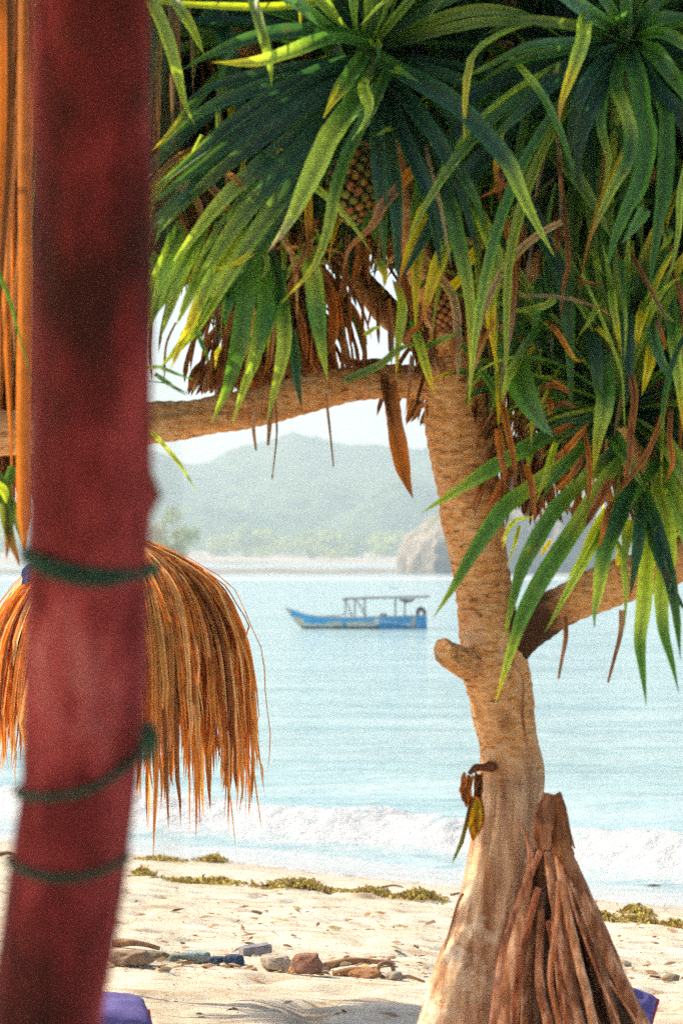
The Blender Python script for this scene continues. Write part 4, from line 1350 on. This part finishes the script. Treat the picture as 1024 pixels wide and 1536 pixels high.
# ------------------------------------------------------------------ beach sheet, sea
def axis_steps(dense, far):
    return sorted(set(round(q, 4) for q in dense + far))
def grow(start, stop, step, k):
    out, q = [], start
    while q < stop:
        q = min(stop, q + step)
        out.append(q)
        step *= k
    return out
XE, Y0, YE = 880.0, -40.0, 1940.0
xs = [-q for q in reversed(grow(5.0, XE, .12, 1.12))] + [round(-5 + .05 * i, 3) for i in range(201)] + grow(5.0, XE, .12, 1.12)
ys = [-q for q in reversed(grow(-5.5, 40, .15, 1.2))] + [round(5.5 + .05 * i, 3) for i in range(420)] + grow(26.45, 300, .1, 1.12) + [300 + 4 * i for i in range(1, 196)] + grow(1080, YE, 8, 1.25)
ys = [q for q in ys]
def sheet(name, mat, zf, cf, xs, ys):
    nx, ny = len(xs), len(ys)
    m = MB()
    for y in ys:
        for x in xs:
            z = zf(x, y)
            m.v.append((x, y, z))
            m.c.append(cf(x, y, z))
    m.uv = [(0, 0)] * len(m.v)
    for j in range(ny - 1):
        for i in range(nx - 1):
            a = j * nx + i
            m.f.append((a, a + 1, a + nx + 1, a + nx))
    return m.build(name, mat, kind='structure')
def sand_col(x, y, z):
    s = shore(x, y)
    w = sm(19.0, 21.5, s) if y < 100 else 0
    r = 0
    if 230 < y < 860:
        r = 1.0
    elif y >= 860:
        r = .6 + .4 * max(0, min(1, .5 + 1.2 * n3(x * .02, y * .03)))
    return (w, r, 0)
sheet('beach', M_SAND, ground, sand_col, xs, ys)

def crest(x):
    return 26.2 + .8 * n3(x * .35, 1.3) + .3 * n3(x * 1.1, 5.0)
def wave(x, y):
    s = shore(x, y)
    f = 0.0
    z = 0.0
    if y < 60 and abs(x) < 60:
        u = s - crest(x)
        amp = .34 * (.72 + .55 * n3(x * .45, 8.8))
        if u < 0:
            z += amp * math.exp(-(u / .55) ** 2)
        else:
            z += amp * math.exp(-(u / 1.7) ** 2)
        z += .10 * math.exp(-((u - 6.5 - n3(x * .2, 2)) / 1.6) ** 2)
        z += .07 * math.exp(-((u + 2.9 - .6 * n3(x * .5, 3)) / .5) ** 2)
        f = sm(-3.4, -1.5, u) * .32 + .36 * math.exp(-((u + .6) / 1.1) ** 2) + .22 * math.exp(-((u + 2.9) / .5) ** 2)
        f *= 1 - sm(.1, .9 + .5 * n3(x * .8, 4.4), u)
        f += .12 * (1 - sm(.5, 3.5, u)) * (u > 0)
        br = sm(-1.6, -.3, u) * (1 - sm(.0, .8, u))
        z += br * (  .10 * max(0, n3(x * 1.5, y * 1.5, 6)) + .045 * n3(x * 4.5, y * 4.5, 1) + .022 * n3(x * 11, y * 11, 2))
        if s < 25.5:
            lim = 20.6 + .5 * n3(x * .6, 11) + .25 * n3(x * 1.7, 3)
            g = ground(x, y)
            film = g + .012 + .012 * max(0, n3(x * 3, y * 3, 4))
            z = max(z * sm(20, 24, s), film) if s > lim else g - .05 - .1 * (lim - s)
            f = max(f * .9, .24 + .30 * n3(x * .5, y * .5, 2) + .34 * math.exp(-((s - lim - 1.4 - .8 * n3(x * .4, 7)) / .22) ** 2) + .3 * math.exp(-((s - lim - 2.8 - .8 * n3(x * .3, 9)) / .3) ** 2)) if s > lim else .8
            if lim < s < lim + .12:
                f = .5
    elif 230 < y < 900:
        f = .70 * math.exp(-((y - 325 - 14 * n3(x * .02, 1)) / 22) ** 2) + .45 * math.exp(-((y - 375 - 12 * n3(x * .02, 6)) / 14) ** 2) + .5 * math.exp(-((y - 620 - 20 * n3(x * .02, 9)) / 30) ** 2) + .4 * math.exp(-((y - 800 - 20 * n3(x * .02, 4)) / 40) ** 2)
        f *= .8 + .6 * n3(x * .015, y * .02, 2)
    return z, max(0, min(1, f))
yw = [q for q in grow(-13.0, 0, 1, 1)][:0] + [round(13 + .06 * i, 3) for i in range(300)] + grow(30.94, 300, .1, 1.12) + [300 + 3 * i for i in range(1, 205)] + grow(912, YE, 10, 1.4)
_w = {}
def wz(x, y):
    q = wave(x, y)
    _w[(x, y)] = q[1]
    if shore(x, y) < 18 and y < 60:
        return min(-.4, ground(x, y) - .3) if shore(x, y) < 18 else q[0]
    return q[0]
sheet('sea', M_SEA, wz, lambda x, y, z: (_w[(x, y)], (1 - sm(20.5, 24.5, shore(x, y))) if y < 60 else 0, 0), xs, yw)

# ------------------------------------------------------------------ seaweed, debris
def ribbon_clump(cx, cy, wpx, hpx, n, seed, cols):
    random.seed(seed)
    c = G(cx, cy)
    d = c.y
    w, h = wpx * d / F, .7 * hpx * d / F
    m = MB()
    for i in range(n):
        a = max(-1.25, min(1.25, random.gauss(0, .52)))
        x = c.x + a * w / 2
        y = c.y + random.gauss(0, .12)
        top = h * max(0, 1 - abs(a) ** 1.8) * random.uniform(.2, 1.0)
        z = ground(x, y) + top
        dv = Vector((random.gauss(0, 1), random.gauss(0, 1), random.gauss(0, .4))).normalized() * random.uniform(.02, .055)
        col = random.choice(cols)
        CLS['tmp'] = col
        leaf(m, [Vector((x, y, z)), Vector((x, y, z)) + dv * .5 + Vector((0, 0, .012)), Vector((x, y, z)) + dv - Vector((0, 0, .01))], random.uniform(.008, .02), ['tmp'],
             Vector((random.gauss(0, .4), -.4, 1)), n=6, keel=.3, twist=random.uniform(-1, 1))
    # the packed heap under the loose ribbons
    vs, fs = [], []
    nu, nv = 24, 10
    for i in range(nu + 1):
        for j in range(nv + 1):
            a, b = -1 + 2 * i / nu, -1 + 2 * j / nv
            x, y = c.x + a * w / 2, c.y + b * .16
            hh = h * .75 * max(0, 1 - abs(a) ** 2.2) * max(0, 1 - b * b) * (.7 + .6 * n3(x * 9, y * 9, seed))
            vs.append((x, y, ground(x, y) + hh - .01))
    fs = [(i * (nv + 1) + j, (i + 1) * (nv + 1) + j, (i + 1) * (nv + 1) + j + 1, i * (nv + 1) + j + 1) for i in range(nu) for j in range(nv)]
    m.add(vs, fs, [tuple(q * .55 for q in cols[0])] * len(vs))
    return m, c
WEED = [(.36, .27, .035), (.46, .34, .05), (.20, .16, .03), (.28, .15, .03), (.55, .42, .08)]
for i, (x, y, w, h, lab) in enumerate([
    (320, 1293, 45, 14, 'small olive seaweed mound nearest the water line, left of the boat below the fringe'),
    (242, 1290, 60, 6, 'thin flat strand of brown seaweed close beside the red post'),
    (214, 1309, 32, 11, 'tiny olive seaweed tuft right beside the red post'),
    (303, 1321, 118, 12, 'long low seaweed strip between the red post and the largest mound'),
    (450, 1334, 115, 17, 'largest olive yellow seaweed mound on the wet sand, below the boat bow'),
    (558, 1342, 65, 12, 'medium flat seaweed clump between two bigger mounds'),
    (628, 1347, 66, 16, 'humped olive seaweed mound just left of the screw pine trunk'),
    (905, 1379, 40, 10, 'small seaweed clump touching the right side of the prop roots'),
    (953, 1370, 46, 17, 'tallest seaweed mound right of the prop roots'),
    (962, 1385, 66, 11, 'long flat seaweed strip right of the prop roots'),
    (1018, 1394, 40, 10, 'seaweed clump cut by the right edge of the photo')]):
    m, c = ribbon_clump(x, y, w, h, int(120 + w * 6), 100 + i, WEED)
    o = m.build('seaweed_clump', M_WEED, None, origin=tuple(c))
    tag(o, lab, 'seaweed', 'seaweed clumps along the tide line')

def stone(px, py, wpx, hpx, col, seed, label, name='beach_stone', cat='stone', ang=.35, group='stones and rubbish in the drift line', depth=.8):
    c = G(px, py)
    d = c.y
    w, h = wpx * d / F, 1.12 * hpx * d / F
    bm = bmesh.new()
    bmesh.ops.create_icosphere(bm, subdivisions=4, radius=1)
    off = Vector((seed * 3.1, seed * 1.7, seed * .3))
    for v in bm.verts:
        p = v.co.copy()
        k = 1 + ang * noise.noise(p * 1.1 + off) + ang * .45 * noise.noise(p * 2.7 + off)
        # a few flat facets
        for q in range(5):
            nv = Vector((n3(seed, q, 1), n3(seed, q, 2), n3(seed, q, 3) + .1)).normalized()
            dd = p.dot(nv)
            if dd * k > .72:
                k = .72 / dd
        v.co = Vector((p.x * k * w / 2, p.y * k * w / 2 * depth, max(-.25, p.z * k) * h * .62 + h * .28))
    vs = [c + v.co for v in bm.verts]
    fs = [tuple(v.index for v in f.verts) for f in bm.faces]
    bm.free()
    m = MB()
    m.add(vs, fs, [col] * len(vs))
    o = m.build(name, M_STONE, None, origin=tuple(c))
    return tag(o, label, cat, group)
stone(198, 1452, 62, 26, (.36, .24, .15), 1, 'broad low brown stone right beside the red post')
stone(182, 1444, 34, 14, (.42, .30, .2), 12, 'flat pale brown stone half behind the red post')
stone(232, 1440, 40, 16, (.25, .19, .14), 2, 'low dark brown stone between the red post and the grey green one')
stone(262, 1444, 26, 24, (.20, .22, .19), 13, 'small upright dark grey stone in the drift line')
stone(294, 1444, 46, 24, (.36, .43, .39), 3, 'pale grey green stone in the drift line')
stone(326, 1449, 30, 14, (.07, .10, .16), 4, 'small flat dark blue stone beside the round dark blue one')
stone(351, 1452, 32, 24, (.05, .08, .15), 5, 'round dark blue stone in the drift line')
stone(414, 1452, 44, 26, (.55, .46, .35), 6, 'pale cream stone between the grey plank and the red brown stone')
stone(461, 1463, 46, 40, (.36, .18, .12), 7, 'biggest red brown stone in the drift line', ang=.25)
stone(444, 1462, 26, 16, (.50, .27, .12), 8, 'orange stone leaning on the biggest red brown stone')
stone(548, 1466, 50, 15, (.42, .20, .09), 9, 'long low orange brown stone beside the coiled ring')
stone(592, 1470, 28, 16, (.42, .36, .28), 10, 'small grey tan stone right of the coiled ring')
stone(1005, 1468, 26, 14, (.34, .27, .18), 11, 'lone small tan stone on the open sand right of the prop roots')
stone(484, 1450, 26, 12, (.12, .11, .12), 14, 'small blackish stone behind the biggest red brown one')

def stick(p0, p1, r0, label, col, seed, name='driftwood_stick', flat=1.0, bow=.02):
    random.seed(seed)
    a, b = G(*p0), G(*p1)
    a.z += r0 * .7
    b.z += r0 * .7
    mid = (a + b) / 2 + Vector((random.uniform(-1, 1) * bow, random.uniform(-1, 1) * bow, r0 * .3 + .01))
    sp = spline([a, mid, b], 30)
    m = MB()
    m.tube(sp, [r0 * (1 - .5 * i / 29) for i in range(30)], 12, lambda L, th, r: r * .35 * n3(math.cos(th) * 2, math.sin(th) * 2, L * 9 + seed), col, flat=flat)
    o = m.build(name, M_WOOD, None, origin=tuple(a))
    return tag(o, label, 'driftwood', 'driftwood in the drift line')
stick((478, 1446), (586, 1449), .022, 'long brown driftwood stick right of the biggest red brown stone', (.34, .18, .09), 1)
stick((500, 1456), (560, 1462), .018, 'short dark driftwood stick in front of the long one', (.22, .12, .06), 2)
stick((596, 1468), (636, 1463), .012, 'thin driftwood twig pointing from the ring to the trunk', (.36, .22, .12), 3)
stick((392, 1330), (440, 1331), .010, 'thin dark twig left of the largest seaweed mound', (.15, .09, .05), 4)
stick((572, 1332), (604, 1333), .010, 'thin dark twig lying on the wet sand behind the flat seaweed', (.16, .10, .06), 5)
stick((-8, 1282), (24, 1283), .022, 'brown stick on the sand at the left edge of the photo', (.26, .14, .07), 6)
stick((676, 1344), (704, 1342), .010, 'thin twig touching the left foot of the trunk', (.2, .13, .07), 7)
stick((970, 1331), (998, 1332), .010, 'dark twig on the wet sand near the right edge', (.12, .08, .05), 8)
stick((168, 1428), (240, 1432), .02, 'brown driftwood stick lying behind the stones at the post', (.3, .17, .09), 9)

# grey plank
c = G(383, 1434)
R = Matrix.Rotation(math.radians(-7), 3, 'Y') @ Matrix.Rotation(math.radians(16), 3, 'Z')
bm = bmesh.new()
bmesh.ops.create_cube(bm, size=1)
bmesh.ops.scale(bm, vec=(.145, .11, .042), verts=bm.verts)
bmesh.ops.bevel(bm, geom=bm.edges[:], offset=.005, segments=2, affect='EDGES')
bmesh.ops.subdivide_edges(bm, edges=bm.edges[:], cuts=3, use_grid_fill=True)
m = MB()
vs = [c + Vector((0, 0, .035)) + R @ (v.co + Vector((.004 * n3(v.co.x * 40, v.co.y * 40), 0, .004 * n3(v.co.x * 30, v.co.y * 30, 2)))) for v in bm.verts]
m.add(vs, [tuple(v.index for v in f.verts) for f in bm.faces], [(.22, .21, .22)] * len(vs))
bm.free()
tag(m.build('broken_plank', M_WOOD, None, smooth=False, origin=tuple(c)), 'short grey broken plank tilted among the drift line stones', 'plank', 'driftwood in the drift line')
# coiled ring
c = G(578, 1464)
m = MB()
ring = [c + Vector((.036 * math.cos(t), -.012 * math.sin(t), .038 + .036 * math.sin(t))) for t in [i / 40 * 2 * math.pi for i in range(41)]]
m.tube(ring, .010, 10, lambda L, th, r: .002 * n3(L * 60, th), (.22, .14, .09), cap=False)
tag(m.build('coiled_stem', M_WOOD, None, origin=tuple(c)), 'ring of coiled brown stem standing in the drift line', 'stem', None)

# litter too small to count
random.seed(404)
m = MB()
for i in range(1500):
    py = random.choice([random.gauss(1452, 8), random.gauss(1450, 10), random.uniform(1325, 1530), random.gauss(1405, 25), random.gauss(1372, 18)])
    px = random.uniform(120, 1050)
    if py < 1325 or py > 1545:
        continue
    c = G(px, py)
    L = random.choice([.01, .015, .02, .03, .07]) * random.uniform(.6, 1.5)
    th = random.uniform(0, 6.28)
    dv = Vector((math.cos(th), math.sin(th), random.uniform(-.15, .25))) * L / 2
    sd = Vector((-math.sin(th), math.cos(th), random.uniform(-.6, .6))) * L * random.uniform(.08, .35)
    col = random.choice([(.25, .14, .06), (.34, .2, .09), (.18, .11, .06), (.36, .28, .12), (.45, .32, .2), (.3, .2, .12)])
    o = c + Vector((0, 0, .006 + L * .1))
    m.add([o - dv, o - sd + dv * random.uniform(-.4, .4), o + dv, o + sd + dv * random.uniform(-.4, .4), o + Vector((0, 0, L * .12))], [(0, 1, 4), (1, 2, 4), (2, 3, 4), (3, 0, 4)], [col] * 5)
m.build('beach_litter', M_WOOD, None, kind='stuff')

# ------------------------------------------------------------------ boat
BDIST = 101.0
bs = .27344 * BDIST / F
bo = Vector(((400 + .27344 * 490 - 512) * BDIST / F, BDIST, 0))
boat = thing('fishing_boat', 'blue and white open fishing boat with a thin canopy, moored on the bay', 'boat', bo)
YAW = Matrix.Rotation(math.radians(-4), 3, 'Z')
def B(x, z, y=0.0):
    """x and z in the pixels of the enlarged boat view, y sideways in metres"""
    return bo + YAW @ Vector(((x - 490) * bs, y, (308 - z) * bs))
sheer = [(100, 195), (150, 211), (215, 233), (300, 244), (420, 249), (540, 248), (700, 243), (820, 239), (872, 238)]
keel = [(100, 203), (128, 240), (160, 285), (200, 312), (300, 330), (450, 336), (600, 336), (820, 330), (872, 322)]
beam = [(100, .02), (150, .10), (215, .24), (300, .38), (420, .46), (540, .48), (700, .46), (820, .42), (872, .40)]
ip = lambda tab, x: float(np.interp(x, [q[0] for q in tab], [q[1] for q in tab]))
nx, nz = 120, 14
BLUE, WHITE, CREAM, DARK = (.01, .34, .64), (.72, .72, .68), (.58, .50, .38), (.03, .05, .05)
m = MB()
vs, fs, cs = [], [], []
for side in (-1, 1):
    o0 = len(vs)
    for i in range(nx + 1):
        x = 100 + 772 * i / nx
        a, b, w = ip(sheer, x), ip(keel, x), ip(beam, x)
        for j in range(nz + 1):
            t = j / nz
            z = a + (b - a) * t
            ww = w * (1 - t ** 2.6) ** .6 + .004
            vs.append(B(x, z, side * ww))
            wl = 308
            f = (z - a) / max(1, (wl - a))
            col = BLUE
            if z > 296 and x < 620: col = DARK
            elif x < 205: col = BLUE if f < .35 and x > 128 else CREAM
            elif x < 330: col = BLUE if f < .62 else WHITE
            elif x < 595: col = BLUE if (f < .40 or (418 < x < 440 and f < .75)) else (CREAM if f < .62 else WHITE)
            elif x < 618: col = WHITE if f < .7 else BLUE
            elif x < 800:
                col = WHITE if abs((x - 690) / 110 - (f - .45) * 4) < .16 + max(0, (x - 740) / 130) and f < .9 else BLUE
            elif x < 820: col = CREAM
            cs.append(col)
    for i in range(nx):
        for j in range(nz):
            q = o0 + i * (nz + 1) + j
            f = (q, q + nz + 1, q + nz + 2, q + 1)
            fs.append(f if side < 0 else f[::-1])
m.add(vs, fs, cs)
o1 = [nx * (nz + 1) + j for j in range(nz + 1)]
off = (nx + 1) * (nz + 1)
m.f.append(tuple(o1 + [off + q for q in reversed(o1)]))
m.build('hull', M_BOAT, boat)
m = MB()
vs = []
for i in range(61):
    x = 115 + 755 * i / 60
    z, w = ip(sheer, x) + 12, ip(beam, x) * .94
    vs += [B(x, z, -w), B(x, z, w)]
m.add(vs, [(2 * i, 2 * i + 2, 2 * i + 3, 2 * i + 1) for i in range(60)], [(.20, .16, .12)] * len(vs))
m.build('deck', M_BOATWOOD, boat)
for side in (-1, 1):
    m = MB()
    m.tube([B(x, ip(sheer, x) - 1, side * (ip(beam, x) + .01)) for x in range(102, 873, 11)], .028, 8, None, (.35, .42, .48))
    m.build('gunwale', M_BOATWOOD, boat)
m = MB()
vs, fs = [], []
for i in range(41):
    x = 416 + (890 - 416) * i / 40
    for j in range(9):
        y = -.55 + 1.1 * j / 8
        z = 145 - 14 * (i / 40) ** .7 - 6 * (1 - (y / .55) ** 2) + 2 * n3(x * .03, y * 4)
        vs.append(B(x, z, y))
n0 = len(vs)
vs += [v - Vector((0, 0, .05)) for v in vs]
for i in range(40):
    for j in range(8):
        a = i * 9 + j
        fs += [(a, a + 9, a + 10, a + 1), (n0 + a, n0 + a + 1, n0 + a + 10, n0 + a + 9)]
for i in range(40):
    fs += [(i * 9, n0 + i * 9, n0 + i * 9 + 9, i * 9 + 9), (i * 9 + 8, i * 9 + 17, n0 + i * 9 + 17, n0 + i * 9 + 8)]
for j in range(8):
    fs += [(j, j + 1, n0 + j + 1, n0 + j), (360 + j, n0 + 360 + j, n0 + 361 + j, 361 + j)]
m.add(vs, fs, [(.16, .15, .16)] * len(vs))
m.build('canopy', M_BOAT, boat)
for x in (430, 482, 537, 705, 757):
    for side in (-1, 1):
        m = MB()
        m.tube([B(x, 143, side * .42), B(x, 256, side * .42)], .017, 8, None, (.22, .2, .2))
        m.build('canopy_post', M_BOATWOOD, boat)
for a, b in ((432, 470), (490, 547)):
    for side in (-1, 1):
        m = MB()
        m.tube([B(a, 147, side * .42), B(b, 250, side * .42)], .016, 8, None, (.22, .2, .2))
        m.build('brace', M_BOATWOOD, boat)
m = MB()
m.tube(spline([B(728, 148, -.35), B(760, 156, -.35), B(790, 154, -.35), B(812, 147, -.35)], 20), [.03 + .05 * math.sin(i / 19 * math.pi) for i in range(20)], 10, lambda L, th, r: .01 * n3(L * 9, th), (.22, .19, .19))
m.build('rolled_awning', M_CLOTH, boat)
m = MB()
m.tube(spline([B(828, 238, 0), B(828, 212, 0), B(842, 199, 0), B(862, 212, 0), B(866, 238, 0)], 24), [.06 + .03 * math.sin(i / 23 * math.pi) for i in range(24)], 12, None, (.09, .05, .08))
mot = m.build('outboard_motor', M_BOAT, boat)
m = MB()
m.tube([B(850, 240), B(895, 262), B(945, 266)], [.035, .03, .022], 10, None, (.1, .09, .1))
q = m.build('shaft', M_BOATWOOD, mot)
m = MB()
m.box(B(848, 285, 0), ((56) * bs, .84, 78 * bs), YAW, (.01, .34, .62))
m.build('transom', M_BOAT, boat)
m = MB()
m.tube(spline([B(215, 238, 0), B(280, 240, -.1), B(370, 238, 0), B(428, 228, -.2)], 16), .03, 8, None, (.35, .38, .4))
m.build('boom', M_BOATWOOD, boat)
m = MB()
m.box(B(640, 240, 0), (.28, .4, .22), YAW, (.35, .38, .42))
m.build('crate', M_BOATWOOD, boat)

# ------------------------------------------------------------------ sea rock, hills, woods
RD = 425.0
rc = Vector(((765 - 512) * RD / F, RD + 10, 0))
bm = bmesh.new()
bmesh.ops.create_icosphere(bm, subdivisions=6, radius=1)
vs, cs = [], []
for v in bm.verts:
    p = v.co
    q = Vector((p.x, p.y, p.z))
    sx = 160 * RD / F
    top = 102 * RD / F
    # steep sides, broad top
    k = (abs(q.x) ** 3 + abs(q.y) ** 3 + abs(q.z) ** 3) ** (-1 / 3)
    q = q * k
    x, y, z = q.x * sx, q.y * 13, max(-2, q.z * top * (1.0 + .16 * q.x))
    d = 1.6 * noise.noise(Vector((x * .12, y * .12, z * .10))) + .9 * noise.noise(Vector((x * .35, y * .35, z * .2))) + .4 * noise.noise(Vector((x * .9, y * .9, z * .5)))
    x += p.x * d * 1.5
    y += p.y * d * 1.5
    z += p.z * d * 1.2
    vs.append(rc + Vector((x, y, z)))
    g = sm(.4, .9, p.z) * max(0, min(1, .5 + 2 * noise.noise(Vector((x * .25, y * .25, 3)))))
    cs.append(lerp3((1, 1, 1), (.45, .62, .28), g * .8))
m = MB()
m.add(vs, [tuple(v.index for v in f.verts) for f in bm.faces], cs)
bm.free()
o = m.build('sea_rock', M_CLIFF, None, origin=tuple(rc))
tag(o, 'steep pale sided rock headland rising from the bay behind the leaning trunk', 'rock')

def ridge(x):
    """ridge height by bearing, at the ridge line some 1200 m off"""
    tab = [(-520, 40), (-300, 58), (-190, 62), (-110, 56), (-92, 55), (-78, 49), (-66, 49.5), (-54, 56), (-40, 59), (-24, 64), (-8, 60), (8, 57.5), (30, 57), (60, 55), (110, 50), (200, 56), (320, 42), (520, 30)]
    return float(np.interp(x, [q[0] for q in tab], [q[1] for q in tab]))
hx = [-640 + 5 * i for i in range(257)]
hy = [1060 + 6 * i for i in range(135)]
def hill_z(x, y):
    xr = x * 1200 / y
    top = (ridge(xr) - 3) * 1480 / 1200 + 3
    t = (y - 1070) / 410
    z = 4 + (top - 4) * max(0, t) ** 1.1 if t < 1 else top * (1 - .5 * sm(1, 1.9, t))
    # a lower spur running towards the bay on the right
    if t < 1:
        z = max(z, 4 + 34 * math.exp(-((x - 32 - (y - 1200) * .08) / 34) ** 2) * sm(1075, 1170, y) * (1 - sm(1250, 1450, y)))
        z = max(z, 4 + 22 * math.exp(-((x + 70 + (y - 1200) * .1) / 40) ** 2) * sm(1075, 1150, y) * (1 - sm(1220, 1400, y)))
    gul = 9 * n3(x * .012, y * .006, 2.2) * sm(1075, 1200, y) * (1 - sm(1330, 1470, y))
    can = 3.2 * abs(n3(x * .07, y * .06, 4)) + 3.4 * n3(x * .04, y * .035, 9) + 2.0 * n3(x * .2, y * .15, 6)
    return z + gul + can * (.4 + .6 * sm(1065, 1120, y))
sheet('hills', M_HILL, hill_z, lambda x, y, z: (1, 1, 1), hx, hy)

def foliage_ball(m, c, rx, ry, rz, n, size, cols):
    for i in range(n):
        while True:
            p = Vector((random.uniform(-1, 1), random.uniform(-1, 1), random.uniform(-1, 1)))
            if .25 < p.length < 1 and .7 + .5 * noise.noise(p * 2.2 + Vector(c) * .13) > p.length:
                break
        q = Vector(c) + Vector((p.x * rx, p.y * ry, p.z * rz))
        a = Vector((random.gauss(0, 1), random.gauss(0, 1), random.gauss(0, .5))).normalized()
        b = a.cross(Vector((random.gauss(0, 1), random.gauss(0, 1), random.gauss(0, 1)))).normalized()
        s = size * random.uniform(.5, 1.3)
        col = random.choice(cols)
        m.add([q - a * s, q - b * s * .6, q + a * s, q + b * s * .6], [(0, 1, 2, 3)], [col] * 4)
random.seed(66)
m = MB()
FOL = [(.26, .30, .05), (.36, .40, .07), (.15, .20, .035), (.46, .46, .09), (.10, .14, .03)]
for i in range(190):
    y = random.uniform(930, 1075)
    x = random.uniform(-220, 280)
    h = random.uniform(6.0, 11) * (1 if y > 980 else .55)
    z = ground(x, y)
    hue = random.choice([FOL, FOL[:2] + FOL[3:4], FOL[2:3] + FOL[4:]])
    foliage_ball(m, (x, y, z + h * .5), h * random.uniform(.8, 1.5), h, h * .62, 320, h * .10, hue)
m.build('woods', M_FOL, None, kind='stuff')
# the two nearer trees on the left shore
random.seed(67)
for px, D, wid, top, lab in [(262, 455, 9.5, 748, 'bushy tree with reddish patches on the far left shore beside the red post'), (205, 470, 8.5, 752, 'bushy far shore tree mostly hidden behind the red post')]:
    x = (px - 512) * D / F
    z0 = max(0, ground(x, D)) - .3
    zt = CZ + (HZ - top) * D / F
    t = thing('shore_tree', lab, 'tree', (x, D, z0), 'trees on the left far shore')
    m = MB()
    m.tube(spline([Vector((x, D, z0)), Vector((x + .3, D, z0 + 2)), Vector((x + .1, D, z0 + (zt - z0) * .6))], 14), [.45 - .02 * i for i in range(14)], 8, None, (.3, .22, .16))
    m.build('trunk', M_WOOD, t)
    m = MB()
    h = zt - z0
    cols = FOL[:2] + [(.42, .20, .08), (.36, .17, .08), (.40, .26, .09)]
    for k in range(20):
        qx = random.uniform(-.8, .8)
        cx, cy = x + qx * wid * .5, D + random.gauss(0, wid * .25)
        cz = z0 + h * random.uniform(.12, .86 - .45 * abs(qx))
        foliage_ball(m, (cx, cy, cz), wid * .24, wid * .24, h * .16, 260, .27, cols if k % 3 == 0 else FOL[:4])
    m.build('crown', M_FOL, t)

# ------------------------------------------------------------------ haze
bm = bmesh.new()
bmesh.ops.create_cube(bm, size=1)
me = bpy.data.meshes.new('haze')
x0, x1, y0_, y1, z0, z1 = -900, 900, -60, 1960, -4, 104
for v in bm.verts:
    v.co = Vector((x0 if v.co.x < 0 else x1, y0_ if v.co.y < 0 else y1, z0 if v.co.z < 0 else z1))
bm.to_mesh(me)
bm.free()
hz = bpy.data.objects.new('haze', me)
COL.objects.link(hz)
hz['kind'] = 'stuff'
nt = NT('haze_air')
pv = nt.n('ShaderNodeVolumePrincipled')
pv.inputs['Color'].default_value = (.68, .80, .89, 1)
pv.inputs['Density'].default_value = .00062
pv.inputs['Anisotropy'].default_value = .2
nt.l(pv.outputs[0], nt.out.inputs['Volume'])
me.materials.append(nt.m)

# ------------------------------------------------------------------ light, sky, camera
AZ, EL = math.radians(66), math.radians(42)     # sun azimuth left of the view direction, elevation
to_sun = Vector((-math.sin(AZ) * math.cos(EL), math.cos(AZ) * math.cos(EL), math.sin(EL)))
sl = bpy.data.lights.new('sun', 'SUN')
sl.energy = 4.7
sl.angle = math.radians(.6)
sl.color = (1.0, .86, .64)
so = bpy.data.objects.new('sun', sl)
COL.objects.link(so)
so.rotation_euler = (-to_sun).to_track_quat('-Z', 'Y').to_euler()
so.location = (0, 0, 60)
w = bpy.data.worlds.new('World')
S.world = w
w.use_nodes = True
nt_ = w.node_tree
bg = nt_.nodes['Background']
sk = nt_.nodes.new('ShaderNodeTexSky')
sk.sky_type = 'NISHITA'
sk.sun_disc = False
sk.sun_elevation = EL
sk.sun_rotation = -AZ
sk.dust_density = 2.5
sk.air_density = 1.0
nt_.links.new(sk.outputs[0], bg.inputs[0])
bg.inputs[1].default_value = .15

cam = bpy.data.cameras.new('camera')
co = bpy.data.objects.new('camera', cam)
COL.objects.link(co)
co.location = (0, 0, CZ)
co.rotation_euler = (math.radians(90), 0, 0)
cam.sensor_fit = 'VERTICAL'
cam.sensor_height = 36
cam.sensor_width = 24
cam.lens = 85.0
cam.shift_y = (HZ - 768) / 1536
cam.clip_start = .05
cam.clip_end = 5000
cam.dof.use_dof = True
cam.dof.focus_distance = 10.5
cam.dof.aperture_fstop = 4.8
S.camera = co

S.view_settings.view_transform = 'Standard'
S.view_settings.look = 'None'
S.view_settings.gamma = 1
S.view_settings.exposure = 0.74
try:
    S.cycles.use_denoising = False
    S.cycles.use_adaptive_sampling = True
    S.cycles.adaptive_threshold = 0.04
    S.cycles.adaptive_min_samples = 32
    S.cycles.max_bounces = 8
    S.cycles.transmission_bounces = 6
    S.cycles.volume_bounces = 1
    S.cycles.sample_clamp_indirect = 8
except Exception:
    pass
